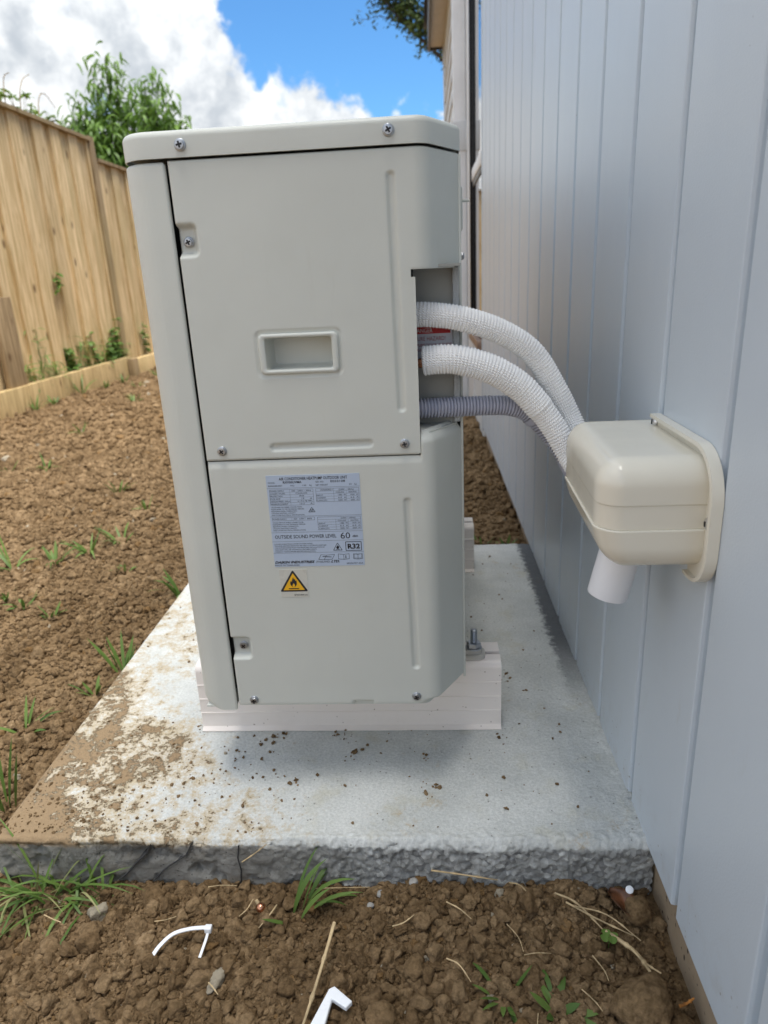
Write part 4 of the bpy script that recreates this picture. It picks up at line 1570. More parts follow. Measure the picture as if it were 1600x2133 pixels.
# danger label inside the recess
dl = MB().box(0.2330, 0.2866, 0.0568, 0.0573, 0.5450, 0.5890).build('danger_label', M['label_white'], None, False)
own(dl, unit, _uinv)
dl['label'] = 'white danger label with red heading'
DA = Print(0.2330, 0.5890, 0.0566)
DA.rect(0.0, 0.0003, 0.0512, 0.0078)
DA.build('heading_band', M['red_ink'], dl)
DB = Print(0.2330, 0.5890, 0.0564)
DB.text('DANGER', 0.0095, 0.0064, 0.0046, 0.0215)
DB.build('heading_text', M['white_ink'], dl)
DC = Print(0.2330, 0.5890, 0.0565)
DC.text('FAILURE HAZARD!', 0.0045, 0.0155, 0.0046, 0.0410).text('PUMP DOWN IF THERE', 0.0130, 0.0220, 0.0033, 0.0395).text('GER LEAKAGE', 0.0130, 0.0272, 0.0030, 0.0310)
DC.build('danger_text', M['darkred_ink'], dl)


# ------------------------------------------------------------------ mounting rails
def rail(y0):
    w_, h_ = 0.068, 0.110
    e = empty('mounting_rail', (0.126, y0 + w_ / 2, 0.0))
    inv = Matrix.Translation(Vector((0.126, y0 + w_ / 2, 0.0))).inverted()
    pr = [(-0.007, 0.0006), (-0.007, 0.0022), (-0.0035, 0.004), (-0.0005, 0.0062), (0, 0.009)]
    for zg in (0.030, 0.054, 0.078):
        pr += [(0, zg - 0.0012), (-0.0011, zg - 0.0007), (-0.0011, zg + 0.0005), (0, zg + 0.0010)]
    for k in range(8):
        a = math.pi / 2 * k / 7
        pr.append((0.011 - 0.011 * math.cos(a), h_ - 0.011 + 0.011 * math.sin(a)))
    pr += [(0.024, h_), (0.0242, h_ - 0.010), (0.0322, h_ - 0.010), (0.0324, h_), (w_ - 0.011, h_)]
    for k in range(1, 8):
        a = math.pi / 2 * k / 7
        pr.append((w_ - 0.011 + 0.011 * math.sin(a), h_ - 0.011 + 0.011 * math.cos(a)))
    pr += [(w_, 0.009), (w_ + 0.004, 0.004), (w_ + 0.007, 0.0022), (w_ + 0.007, 0.0006)]
    x0, x1 = -0.1000, 0.3528
    vs = [(x0, y0 + a, b) for a, b in pr] + [(x1, y0 + a, b) for a, b in pr]
    n = len(pr)
    fs = [(k, n + k, n + k + 1, k + 1) for k in range(n - 1)] + [(n - 1, 2 * n - 1, n, 0), tuple(range(n)), tuple(range(2 * n - 1, n - 1, -1))]
    o = mesh_obj('rail_body', vs, fs, M['rail'], None, True, 25)
    own(o, e, inv)
    return e


r1 = rail(0.1255)
tag(r1, 'white slotted mounting rail under the near end of the unit', 'rail', 'rails under the unit')
r2 = rail(0.7000)
tag(r2, 'white slotted mounting rail far behind, under the back end of the unit', 'rail', 'rails under the unit')

# foot bracket (part of the unit) and the bolt through it
def foot(y):
    pl = round_poly([(0.285, y - 0.014, 0), (0.3305, y - 0.014, 0.010), (0.3305, y + 0.014, 0.010), (0.285, y + 0.014, 0)], 6)
    mb = MB().prism(pl, 0.1104, 0.1165)
    pl2 = round_poly([(0.295, y - 0.009, 0), (0.3265, y - 0.009, 0.008), (0.3265, y + 0.009, 0.008), (0.295, y + 0.009, 0)], 6)
    mb.prism(pl2, 0.1166, 0.1230)
    upart(mb, 'foot', M['bolt_rubber'])
foot(0.1470)
foot(0.7250)


def bolt(x, y, z, hgt):
    e = empty('anchor_bolt', (x, y, z))
    inv = Matrix.Translation(Vector((x, y, z))).inverted()
    nut = MB().lathe([(0.0092, 0), (0.0104, 0.0008), (0.0104, 0.0070), (0.0092, 0.0080)], (x, y, z + 0.0016), (0, 0, 1), 6)
    own(nut.build('nut', M['zinc'], None, False), e, inv)
    wsh = MB().lathe([(0.0118, 0), (0.0118, 0.0012), (0.0112, 0.0015)], (x, y, z), (0, 0, 1), 28)
    own(wsh.build('washer', M['zinc']), e, inv)
    pr = [(0.0030, 0.0)]
    zz = 0.0
    while zz < hgt - 0.002:
        pr += [(0.0044, zz), (0.0050, zz + 0.0006)]
        zz += 0.00125
    pr += [(0.0046, hgt - 0.001), (0.0036, hgt)]
    std = MB().lathe(pr, (x, y, z + 0.0095), (0, 0, 1), 18)
    own(std.build('threaded_stud', M['zinc'], None, True, 80), e, inv)
    return e


b1 = bolt(0.3145, 0.1470, 0.1232, 0.0205)
tag(b1, 'zinc bolt with hex nut standing on the near white rail', 'bolt')

# ------------------------------------------------------------------ pipes
def catmull(pts, n):
    P_ = [Vector(p) for p in pts]
    P_ = [P_[0] * 2 - P_[1]] + P_ + [P_[-1] * 2 - P_[-2]]
    res = []
    for i in range(1, len(P_) - 2):
        for k in range(12):
            t = k / 12
            a, b, c, d_ = P_[i - 1], P_[i], P_[i + 1], P_[i + 2]
            res.append(0.5 * ((2 * b) + (-a + c) * t + (2 * a - 5 * b + 4 * c - d_) * t * t + (-a + 3 * b - 3 * c + d_) * t ** 3))
    res.append(P_[-2])
    A = np.array([tuple(v) for v in res])
    d_ = np.concatenate([[0], np.cumsum(np.linalg.norm(np.diff(A, axis=0), axis=1))])
    s = np.linspace(0, d_[-1], n)
    return np.stack([np.interp(s, d_, A[:, k]) for k in range(3)], 1), d_[-1]


def sweep(C, radius_fn, nseg):
    n = len(C)
    T = np.gradient(C, axis=0)
    T /= np.linalg.norm(T, axis=1, keepdims=True)
    a = np.cross(T[0], [0, 1, 0])
    a /= np.linalg.norm(a)
    P_ = np.zeros((n, nseg + 1, 3))
    th = np.linspace(0, 2 * math.pi, nseg + 1)
    for i in range(n):
        a = a - T[i] * (a @ T[i])
        a /= np.linalg.norm(a)
        b = np.cross(T[i], a)
        r = radius_fn(i, np.arange(nseg + 1))
        P_[i] = C[i] + r[:, None] * (np.cos(th)[:, None] * a + np.sin(th)[:, None] * b)
    return P_


def insulated(name, path, r, pitch=0.0036, around=32, knob=0.0017, taper=None):
    _, L_ = catmull(path, 10)
    rows = int(L_ / pitch)
    C, _ = catmull(path, rows * 2 + 1)
    C = C
    nseg = around * 2
    jit = rng.normal(0, 0.00012, (rows * 2 + 1, nseg + 1))
    jit[:, -1] = jit[:, 0]
    def rf(i, k):
        up_ = (i % 2 == 1) & (k % 2 == 1)
        base = np.where(up_, knob, 0.0) + jit[i]
        rr = r
        if taper:
            rr = r * np.interp(i / (rows * 2), *taper)
        return rr + base
    P_ = sweep(C, rf, nseg)
    P_ = np.concatenate([C[:1, None, :] + 0 * P_[:1], P_, C[-1:, None, :] + 0 * P_[-1:]], 0)
    return grid_mesh_obj(name, P_, None, M['insul'], None, False)


e1 = empty('insulated_pipe', (0.30, 0.05, 0.60))
tag(e1, 'upper white knobbly insulated pipe leaving the top of the opening', 'pipe', 'pipes from the unit into the wall box')
I1 = Matrix.Translation(Vector((0.30, 0.05, 0.60))).inverted()
own(insulated('insulation', [(0.236, 0.040, 0.6040), (0.262, 0.036, 0.6030), (0.295, 0.036, 0.5975), (0.338, 0.045, 0.5815), (0.3760, 0.052, 0.5555), (0.4045, 0.056, 0.5115), (0.4250, 0.052, 0.4705), (0.4370, 0.020, 0.4410), (0.4420, -0.050, 0.4300)], 0.0124), e1, I1)
e2 = empty('insulated_pipe', (0.30, 0.03, 0.55))
tag(e2, 'lower white knobbly insulated pipe with copper end showing at the opening', 'pipe', 'pipes from the unit into the wall box')
I2 = Matrix.Translation(Vector((0.30, 0.03, 0.55))).inverted()
own(insulated('insulation', [(0.2525, 0.032, 0.5540), (0.275, 0.030, 0.5550), (0.296, 0.030, 0.5525), (0.332, 0.033, 0.5395), (0.362, 0.036, 0.5190), (0.3845, 0.036, 0.4940)], 0.0150, 0.0037, 36, 0.0018, ([0, 0.75, 1], [1, 1, 0.97])), e2, I2)
own(insulated('insulation_sleeve', [(0.3790, 0.0365, 0.5010), (0.3920, 0.036, 0.4840), (0.4040, 0.034, 0.4655), (0.4180, 0.026, 0.4400), (0.4300, 0.0, 0.4200), (0.4350, -0.05, 0.4120)], 0.0132, 0.0036, 32, 0.0016, ([0, 0.06, 0.12, 1], [1.03, 1.06, 1.0, 0.96])), e2, I2)
own(MB().tube([(0.225, 0.036, 0.5490), (0.24, 0.034, 0.5500), (0.258, 0.032, 0.5525)], 0.0052, 20).build('copper_pipe', M['copper']), e2, I2)


def conduit(path, r):
    _, L_ = catmull(path, 10)
    pitch = 0.0038
    rows = int(L_ / pitch)
    per = 6
    C, _ = catmull(path, rows * per + 1)
    prof = [0.74, 0.97, 1.0, 1.0, 0.97, 0.74]
    P_ = sweep(C, lambda i, k: np.full(len(k), r * prof[i % per]), 28)
    P_ = np.concatenate([C[:1, None, :] + 0 * P_[:1], P_, C[-1:, None, :] + 0 * P_[-1:]], 0)
    return grid_mesh_obj('corrugated_conduit', P_, None, M['conduit'], None, True, 60)


cd = conduit([(0.232, 0.040, 0.4985), (0.262, 0.044, 0.4985), (0.296, 0.050, 0.4975), (0.330, 0.055, 0.4968), (0.352, 0.058, 0.4945), (0.3720, 0.060, 0.4870), (0.3900, 0.060, 0.4700), (0.408, 0.056, 0.4480), (0.424, 0.030, 0.4200), (0.432, -0.05, 0.405)], 0.0117)
tag(cd, 'grey blue corrugated conduit running below the two white pipes', 'conduit')
tie = MB()
Cc, _ = catmull([(0.3765, 0.060, 0.4840), (0.3800, 0.0605, 0.4810), (0.3825, 0.0608, 0.4785)], 6)
P_ = sweep(Cc, lambda i, k: np.full(len(k), 0.0126), 24)
o = grid_mesh_obj('cable_band', P_, None, M['conduit'], None, True, 60)
own(o, cd)

# ------------------------------------------------------------------ cream wall box
box = empty('pipe_cover_box', (0.5, -0.09, 0.43))
tag(box, 'cream plastic pipe cover box screwed to the grey wall', 'pipe cover')
IB = Matrix.Translation(Vector((0.5, -0.09, 0.43))).inverted()


def rounded_box(x0, x1, y0, y1, z0, z1, r, n=44):
    bm = bmesh.new()
    bmesh.ops.create_cube(bm, size=2.0)
    bmesh.ops.subdivide_edges(bm, edges=bm.edges[:], cuts=n, use_grid_fill=True)
    hx, hy, hz = (x1 - x0) / 2, (y1 - y0) / 2, (z1 - z0) / 2
    for v in bm.verts:
        p_ = Vector((v.co.x * hx, v.co.y * hy, v.co.z * hz))
        q = Vector((max(-hx + r, min(hx - r, p_.x)), max(-hy + r, min(hy - r, p_.y)), max(-hz + r, min(hz - r, p_.z))))
        d_ = p_ - q
        if d_.length > 1e-9:
            p_ = q + d_.normalized() * r
        v.co = p_ + Vector(((x0 + x1) / 2, (y0 + y1) / 2, (z0 + z1) / 2))
    return bm


def shell(name, off, zlo, zhi, ylim=0.0):
    bm = rounded_box(0.4020 - off, 0.54, -0.1765 - off, 0.06, 0.3840 - off, 0.4850 + off, 0.0235)
    def cut(co, no):
        g_ = bm.verts[:] + bm.edges[:] + bm.faces[:]
        bmesh.ops.bisect_plane(bm, geom=g_, plane_co=co, plane_no=no, clear_outer=True)
    # shear: the left side is slightly swept back and tapers down to a keel
    for v in bm.verts:
        t = max(0.0, (0.5 - v.co.x) / 0.1)
        v.co.x += 0.06 * (v.co.y + 0.17) * t * 0.6
        low = max(0.0, min(1.0, (0.424 - v.co.z) / 0.04))
        v.co.x += low * t * 0.012
    cut((0, ylim, 0), (0, 1, 0))
    cut((0.4995, 0, 0), (1, 0, 0))
    cut((0, 0, zhi), (0, 0, 1))
    cut((0, 0, zlo), (0, 0, -1))
    me = bpy.data.meshes.new(name)
    bm.to_mesh(me)
    bm.free()
    o = link(name, me, M['beige'], None, True, 60)
    md = o.modifiers.new('thickness', 'SOLIDIFY')
    md.thickness = 0.0022
    md.offset = -1
    own(o, box, IB)
    return o


shell('upper_cover', 0.0, 0.4462, 0.6)
shell('middle_band', -0.0007, 0.4230, 0.4466)
shell('lower_shell', 0.0011, 0.3, 0.4236)
# flange on the wall
fl = round_poly([(-0.0190, 0.4960, 0.003), (-0.1965, 0.4960, 0.046), (-0.1965, 0.3700, 0.034), (-0.1470, 0.3700, 0.003), (-0.1430, 0.392, 0), (-0.0190, 0.392, 0)], 10)
def area(q):
    return abs(sum(q[i][0] * q[(i + 1) % len(q)][1] - q[(i + 1) % len(q)][0] * q[i][1] for i in range(len(q))))
fl_in = poly_offset(fl, 0.0012)
if area(fl_in) > area(fl):
    fl_in = poly_offset(fl, -0.0012)
mb = MB().prism(fl_in, 0.4940, 0.4990, lambda a, b, c: (c, a, b))
flo = mb.build('flange', M['beige'], None, True, 40)
own(flo, box, IB)
# raised rim of the flange
def area(q):
    return abs(sum(q[i][0] * q[(i + 1) % len(q)][1] - q[(i + 1) % len(q)][0] * q[i][1] for i in range(len(q))))
fl2 = poly_offset(fl, 0.0035)
if area(fl2) > area(fl):
    fl2 = poly_offset(fl, -0.0035)
nfl = len(fl)
rows = [(fl, 0.4996), (fl, 0.4895), (fl2, 0.4888), (fl2, 0.4945)]
vs = [(x, a, b) for q, x in rows for a, b in q]
fs = [(j * nfl + k, j * nfl + k + 1, (j + 1) * nfl + k + 1, (j + 1) * nfl + k) for k in range(nfl - 3) for j in range(3)]
fs += [(0, nfl, 2 * nfl, 3 * nfl), tuple(j * nfl + nfl - 3 for j in (3, 2, 1, 0))]
own(MB().add(vs, fs).build('flange_rim', M['beige'], None, True, 40), box, IB)


def wall_screw(y, z):
    o = MB().lathe([(0.0060, 0), (0.0060, 0.0012), (0.0052, 0.003), (0.003, 0.0042)], (0.4938, y, z), (-1, 0, 0), 24).build('screw', M['steel'], None, True, 50)
    own(o, flo)
    o2 = MB().box(0.4890, 0.4915, y - 0.0008, y + 0.0008, z - 0.0024, z + 0.0024).build('slot', M['black'], None, False)
    own(o2, flo)


wall_screw(-0.0275, 0.4885)
wall_screw(-0.1865, 0.4320)

# white drain pipe stub under the box
def drain():
    a = Vector((0.4560, -0.0900, 0.4050))
    d_ = Vector((-0.22, 0.0, -1.0)).normalized()
    L_ = 0.087
    pr = [(0.0205, 0.0), (0.0205, L_ - 0.001), (0.0200, L_), (0.0180, L_), (0.0178, L_ - 0.04)]
    mb = MB().lathe(pr, a, d_, 40)
    return mb.build('drain_pipe', M['pvc'], None, True, 40)


tag(drain(), 'short white plastic pipe stub hanging below the cream box', 'pipe')


# ------------------------------------------------------------------ fences
def paling_run(name, label, x0, y0, x1, y1, ztop, post_ends, seed):
    """lapped palings between two points; boards face the yard"""
    rr = random.Random(seed)
    e = empty(name, ((x0 + x1) / 2, (y0 + y1) / 2, -0.1))
    tag(e, label, 'fence', 'timber paling fences round the yard')
    d_ = Vector((x1 - x0, y1 - y0, 0))
    L_ = d_.length
    d_.normalize()
    nrm = Vector((d_.y, -d_.x, 0))
    if nrm.dot(Vector((0.2, 0.3, 0)) - Vector(((x0 + x1) / 2, (y0 + y1) / 2, 0))) < 0:
        nrm = -nrm
    inv = Matrix.Translation(Vector(((x0 + x1) / 2, (y0 + y1) / 2, -0.1))).inverted()
    def W(u, v, z):
        q = Vector((x0, y0, 0)) + d_ * u + nrm * v
        return (q.x, q.y, z)
    def slab_(name_, u0, u1, v0, v1, z0, z1, mat, tilt=0.0):
        mb = MB()
        c = 0.003
        vs, fs = [], []
        for z_ in (z0, z1):
            k = tilt * (z_ - z0)
            for u, v in ((u0, v0), (u1, v0), (u1, v1 - c), (u1 - c, v1), (u0 + c, v1), (u0, v1 - c)):
                vs.append(W(u + k, v, z_))
        fs = [(k, (k + 1) % 6, 6 + (k + 1) % 6, 6 + k) for k in range(6)] + [(5, 4, 3, 2, 1, 0), (6, 7, 8, 9, 10, 11)]
        o = mb.add(vs, fs).build(name_, mat, None, False)
        own(o, e, inv)
        return o
    u, k = 0.0, 0
    while u < L_ - 0.03:
        wd = rr.choice((0.150, 0.148, 0.152, 0.100, 0.146))
        ue = min(u + wd, L_)
        lift = 0.0 if k % 2 else 0.022
        wide = 0.012 if k % 2 else 0.0
        slab_('paling', u + 0.002 - wide, ue + rr.uniform(-0.004, -0.001) + wide, -0.017 if k % 2 else -0.0145, lift + rr.uniform(-0.002, 0.002), -0.02 + rr.uniform(-0.02, 0.02), ztop - 0.006, M['paling'], rr.uniform(-0.002, 0.002))
        u = ue
        k += 1
    slab_('capping', 0.0, L_, -0.045, 0.048, ztop - 0.004, ztop + 0.022, M['fence_dark'])
    slab_('top_rail', 0.0, L_, -0.085, -0.020, ztop - 0.30, ztop - 0.23, M['fence_dark'])
    slab_('bottom_rail', 0.0, L_, -0.085, -0.020, 0.25, 0.32, M['fence_dark'])
    for pu in post_ends:
        slab_('post', pu - 0.045, pu + 0.045, -0.07, 0.040, -0.25, ztop + 0.035, M['fence_dark'])
    return e


paling_run('paling_fence', 'taller timber paling fence section on the left with flat capping', -2.50, 1.9, -2.50, 5.52, 1.82, (3.65,), 3)
paling_run('paling_fence', 'lower timber fence section stepping down just left of the unit', -2.50, 5.62, -2.50, 9.47, 1.68, (), 5)
paling_run('paling_fence', 'timber fence across the far end of the yard seen in the window', -2.56, 9.5, 3.0, 9.5, 1.66, (), 9)


def sleeper(name, label, y0, y1, ztop):
    o = MB().box(-2.445, -2.392, y0, y1, -0.25, ztop, 0.006).build(name, M['sleeper'], None, True, 30)
    # grain follows the length
    return tag(o, label, 'sleeper', 'retaining sleepers along the fence')


sleeper('retaining_sleeper', 'long timber sleeper edging below the taller fence', 1.6, 5.46, 0.070)
sleeper('retaining_sleeper', 'timber sleeper edging below the lower fence beside the unit', 5.60, 8.9, 0.035)
o = MB().box(-2.388, -2.33, 5.38, 5.48, -0.25, 0.055, 0.006).build('stake', M['fence_dark'])
tag(o, 'short timber peg where the two sleepers meet', 'peg')
o = MB().box(-2.45, -2.41, 3.60, 3.80, -0.2, 0.635, 0.006).build('timber_stub', M['fence_dark'])
tag(o, 'dark short timber post in front of the fence at the left edge', 'post')
o = MB().box(-2.56, -2.446, 1.6, 9.0, -0.25, 0.025).build('soil_bank', M['soil'])
tag(o, None, None, None, 'structure')


ORD = 'first second third fourth fifth sixth seventh eighth ninth tenth eleventh twelfth thirteenth fourteenth fifteenth sixteenth seventeenth eighteenth nineteenth twentieth'.split()


# ------------------------------------------------------------------ foliage
def leaf_strip(mb, base, d_, length, width, curl, seg=3, roll=0.0):
    """tapered curved leaf: base point, direction, droop"""
    d_ = Vector(d_).normalized()
    side = d_.cross(Vector((0, 0, 1)))
    if side.length < 1e-3:
        side = Vector((1, 0, 0))
    side.normalize()
    side = (Matrix.Rotation(roll, 3, d_) @ side)
    p_ = Vector(base)
    v, st = [], length / seg
    prof = [0.35, 1.0, 0.75, 0.0] if seg == 3 else [math.sin(math.pi * min(1, (k + 0.35) / (seg + 0.35))) ** 0.8 for k in range(seg)] + [0.0]
    for k in range(seg + 1):
        wd = width * prof[k] / 2
        if k == seg:
            v.append(tuple(p_))
        else:
            v += [tuple(p_ - side * wd), tuple(p_ + side * wd)]
        d_ = (d_ + Vector((0, 0, -curl))).normalized()
        p_ = p_ + d_ * st
    f = [(2 * k, 2 * k + 1, 2 * k + 3, 2 * k + 2) for k in range(seg - 1)] + [(2 * seg - 2, 2 * seg - 1, 2 * seg)]
    mb.add(v, f)


def branch_pts(a, b, n, wob, rr):
    a, b = Vector(a), Vector(b)
    res = []
    for k in range(n + 1):
        t = k / n
        p_ = a.lerp(b, t)
        p_ += Vector((rr.uniform(-1, 1), rr.uniform(-1, 1), rr.uniform(-1, 1))) * wob * math.sin(math.pi * t)
        res.append(p_)
    return res


def peach_tree():
    rr = random.Random(11)
    base = Vector((-3.35, 8.1, -0.1))
    e = empty('peach_tree', base)
    tag(e, 'leafy green tree with long curling leaves behind the fence', 'tree')
    inv = Matrix.Translation(base).inverted()
    wood, lv = MB(), MB()
    fork = Vector((-3.22, 8.05, 1.15))
    wood.tube(branch_pts(base, fork, 5, 0.05, rr), [0.075, 0.07, 0.062, 0.056, 0.052, 0.05], 8)
    tips = [(-3.26, 7.9, 2.98), (-3.14, 8.05, 3.10), (-3.02, 8.0, 2.98), (-2.97, 8.2, 2.80), (-3.36, 8.1, 2.80), (-2.70, 7.95, 2.80), (-2.62, 8.05, 2.90), (-2.50, 8.1, 2.76),
            (-2.42, 7.9, 2.55), (-2.36, 8.0, 2.40), (-2.78, 8.1, 2.62), (-3.62, 8.0, 2.56), (-3.68, 8.1, 2.44), (-3.48, 7.9, 2.40), (-3.40, 8.2, 2.22), (-3.10, 7.8, 2.45), (-2.90, 7.85, 2.30), (-2.60, 7.8, 2.30),
            (-3.25, 7.75, 2.15), (-2.80, 7.7, 2.05), (-2.45, 7.75, 2.05), (-3.55, 7.8, 2.05), (-3.0, 7.7, 1.85), (-2.62, 7.7, 1.8), (-3.4, 7.7, 1.85), (-2.3, 7.9, 2.1),
            (-3.60, 7.9, 2.30), (-3.66, 8.0, 2.20), (-3.55, 8.1, 2.70), (-3.45, 8.0, 2.62), (-3.50, 7.8, 1.95), (-3.30, 7.75, 2.35), (-2.55, 7.8, 2.55), (-2.70, 7.75, 2.45), (-2.42, 7.85, 2.30), (-2.35, 7.9, 1.9), (-3.15, 7.7, 2.0), (-2.85, 7.7, 1.75), (-3.2, 8.3, 2.6), (-2.7, 8.35, 2.4), (-3.5, 8.3, 2.2), (-2.95, 8.3, 2.5)]
    for tp in tips:
        tpv = Vector(tp) + Vector((-0.08, 0, 0.02))
        a = fork + Vector((rr.uniform(-0.1, 0.1), rr.uniform(-0.1, 0.1), rr.uniform(-0.1, 0.35)))
        mid = a.lerp(tpv, 0.5) + Vector((0.25 * (tpv.x - a.x), 0, -0.10))
        pts = branch_pts(a, mid, 4, 0.03, rr)[:-1] + branch_pts(mid, tpv, 6, 0.03, rr)
        n = len(pts)
        wood.tube(pts, [0.020 * (1 - 0.85 * k / (n - 1)) for k in range(n)], 5)
        for k in range(3, n):
            q = pts[k]
            m_ = 34 if k < n - 2 else 15
            for _ in range(m_):
                ang = rr.uniform(0, 6.283)
                up_ = rr.uniform(0.0, 0.9)
                off = Vector((rr.gauss(0, 0.055), rr.gauss(0, 0.06), rr.gauss(0, 0.06)))
                leaf_strip(lv, q + off, (math.cos(ang), math.sin(ang), up_), rr.uniform(0.10, 0.185), rr.uniform(0.026, 0.042), rr.uniform(0.35, 0.95), 4, rr.uniform(-1.2, 1.2))
    own(wood.build('trunk', M['bark']), e, inv)
    own(lv.build('crown', M['leaf'], None, True, 80), e, inv)


peach_tree()


def big_tree():
    rr = random.Random(23)
    base = Vector((1.9, 14.6, -0.1))
    e = empty('broadleaf_tree', base)
    tag(e, 'dark broadleaf tree whose low branches show beside the eave', 'tree')
    inv = Matrix.Translation(base).inverted()
    wood, lv = MB(), MB()
    crot = Vector((1.6, 14.4, 3.4))
    wood.tube(branch_pts(base, crot, 5, 0.06, rr), [0.26, 0.23, 0.21, 0.19, 0.18, 0.17], 10)
    limbs = [[(0.75, 14.1, 4.35), (0.30, 14.0, 4.74), (-0.05, 14.0, 5.05), (-0.42, 13.9, 5.45)],
             [(0.8, 14.2, 4.6), (0.35, 14.1, 5.0), (0.0, 14.0, 5.5), (-0.35, 14.0, 6.0)],
             [(0.9, 14.2, 4.9), (0.45, 14.2, 5.6), (0.1, 14.2, 6.3), (-0.1, 14.2, 6.9)],
             [(1.3, 14.4, 4.8), (1.2, 14.4, 6.0), (1.0, 14.5, 7.0)],
             [(2.0, 14.4, 4.6), (2.5, 14.3, 5.6), (2.8, 14.3, 6.6)],
             [(1.7, 15.0, 4.8), (1.8, 15.4, 6.0), (1.6, 15.6, 7.0)]]
    for li, lb in enumerate(limbs):
        pts = [crot] + [Vector(q) for q in lb]
        fine, _ = catmull(pts, 18)
        fine = [Vector(q) for q in fine]
        r0 = 0.055 if li < 2 else 0.11
        wood.tube(fine, [r0 * (1 - 0.8 * k / 17) for k in range(18)], 7)
        for k in range(6 if li < 2 else 7, 18):
            for _ in range(4 if li < 2 else 5):
                tip = fine[k] + Vector((rr.gauss(-0.03, 0.22), rr.gauss(0, 0.28), abs(rr.gauss(0.20, 0.22))))
                if li < 2 and k < 10:
                    tip.z += 0.25
                sub = branch_pts(fine[k], tip, 4, 0.04, rr)
                wood.tube(sub, [0.011, 0.009, 0.007, 0.005, 0.003], 4)
                for q in sub[1:]:
                    for _ in range(12):
                        ang = rr.uniform(0, 6.283)
                        off = Vector((rr.gauss(0, 0.06), rr.gauss(0, 0.07), rr.gauss(0.02, 0.06)))
                        leaf_strip(lv, q + off, (math.cos(ang), math.sin(ang), rr.uniform(-0.4, 0.7)), rr.uniform(0.07, 0.12), rr.uniform(0.028, 0.045), rr.uniform(0.1, 0.5), 3, rr.uniform(-1.2, 1.2))
    own(wood.build('trunk', M['bark']), e, inv)
    own(lv.build('crown', M['leaf_dark'], None, True, 80), e, inv)


big_tree()


def fence_shrub():
    rr = random.Random(31)
    base = Vector((-2.80, 5.0, -0.1))
    e = empty('climbing_shrub', base)
    tag(e, 'bright green shrub with bare arching stems topping the fence', 'shrub')
    inv = Matrix.Translation(base).inverted()
    wood, lv = MB(), MB()
    for k in range(26):
        a = Vector((-2.78 + rr.uniform(-0.05, 0.05), 4.75 + k * 0.034, 1.3))
        tp = Vector((-2.74 + rr.uniform(-0.08, 0.05), a.y + rr.uniform(-0.1, 0.15), 2.06 - 0.05 * abs(k - 9) / 9 + rr.uniform(-0.10, 0.04)))
        pts = branch_pts(a, tp, 5, 0.04, rr)
        wood.tube(pts, [0.006, 0.006, 0.005, 0.004, 0.003, 0.002], 4)
        for q in pts[2:]:
            for _ in range(4):
                ang = rr.uniform(0, 6.283)
                leaf_strip(lv, q, (math.cos(ang), math.sin(ang), rr.uniform(0.1, 0.9)), rr.uniform(0.05, 0.085), rr.uniform(0.022, 0.036), rr.uniform(0.2, 0.6), 3, rr.uniform(-0.8, 0.8))
    for st_ in ([(4.82, 1.9), (4.84, 2.06), (4.88, 2.15), (4.96, 2.19)], [(5.02, 1.9), (5.06, 2.08), (5.14, 2.19), (5.26, 2.25)],
                [(5.28, 1.92), (5.34, 2.10), (5.45, 2.16), (5.60, 2.09)]):
        C, _ = catmull([(-2.74, a, b) for a, b in st_], 16)
        wood.tube(C, [0.0045 - 0.002 * k / 15 for k in range(16)], 5)
        for q in C[4::2]:
            leaf_strip(wood, q, (0.2, rr.uniform(-1, 1), 0.5), 0.018, 0.006, 0.2, 3)
    own(wood.build('stems', M['fence_dark']), e, inv)
    own(lv.build('foliage', M['leaf_bright'], None, True, 80), e, inv)


fence_shrub()


def grass_tuft(x, y, n, hmin, hmax, width, lean, seed, label, group=None, lean_dir=None, mat='grass', name='grass_tuft', z=None, flat=0.0, spread=None):
    rr = random.Random(seed)
    mb = MB()
    zb = (gz(x, y) if z is None else z) + 0.002
    for _ in range(n):
        ang = rr.uniform(0, 6.283)
        r = rr.uniform(0, 0.012) * (1 + hmax * 4)
        L_ = rr.uniform(hmin, hmax)
        ox, oy = math.cos(ang) * r, math.sin(ang) * r
        lk = lean
        if spread:
            ox, oy = rr.gauss(0, spread[0]), rr.gauss(0, spread[1])
            ang = rr.uniform(0, 6.283)
            lk = lean * rr.uniform(0.2, 1.5)
        dx, dy = math.cos(ang) * lk, math.sin(ang) * lk
        if lean_dir:
            dx += lean_dir[0]
            dy += lean_dir[1]
        leaf_strip(mb, (x + ox, y + oy, zb - 0.004), (dx, dy, 1.0 - flat), L_, width * rr.uniform(0.7, 1.3), rr.uniform(0.02, 0.30) * (1.7 if spread else 1.0), 6, rr.uniform(-0.6, 0.6))
    o = mb.build(name, M[mat], None, True, 80)
    return tag(o, label, 'grass', group)


grass_tuft(-0.228, -0.114, 80, 0.05, 0.14, 0.0036, 1.0, 1, 'large straggly grass clump at the near left corner of the slab', spread=(0.030, 0.010))
grass_tuft(-0.245, -0.112, 40, 0.06, 0.15, 0.0028, 1.1, 2, 'yellowing grass stems tangled in the clump at the slab corner', None, None, 'grass_dry', 'dry_grass', spread=(0.034, 0.010))
grass_tuft(-0.170, -0.104, 4, 0.05, 0.075, 0.0045, 0.25, 12, 'few upright grass blades against the cracked slab face', None, (0.1, 0.1))
grass_tuft(0.092, -0.128, 10, 0.05, 0.10, 0.0055, 0.30, 3, 'broad bladed grass tuft leaning on the near face of the slab', None, (0.45, 0.25))
grass_tuft(0.080, -0.150, 4, 0.03, 0.06, 0.0065, 0.5, 4, 'low grass blades lying toward the camera beside the slab tuft', None, (-0.6, -0.7), 'grass', 'grass_tuft', None, 0.5)
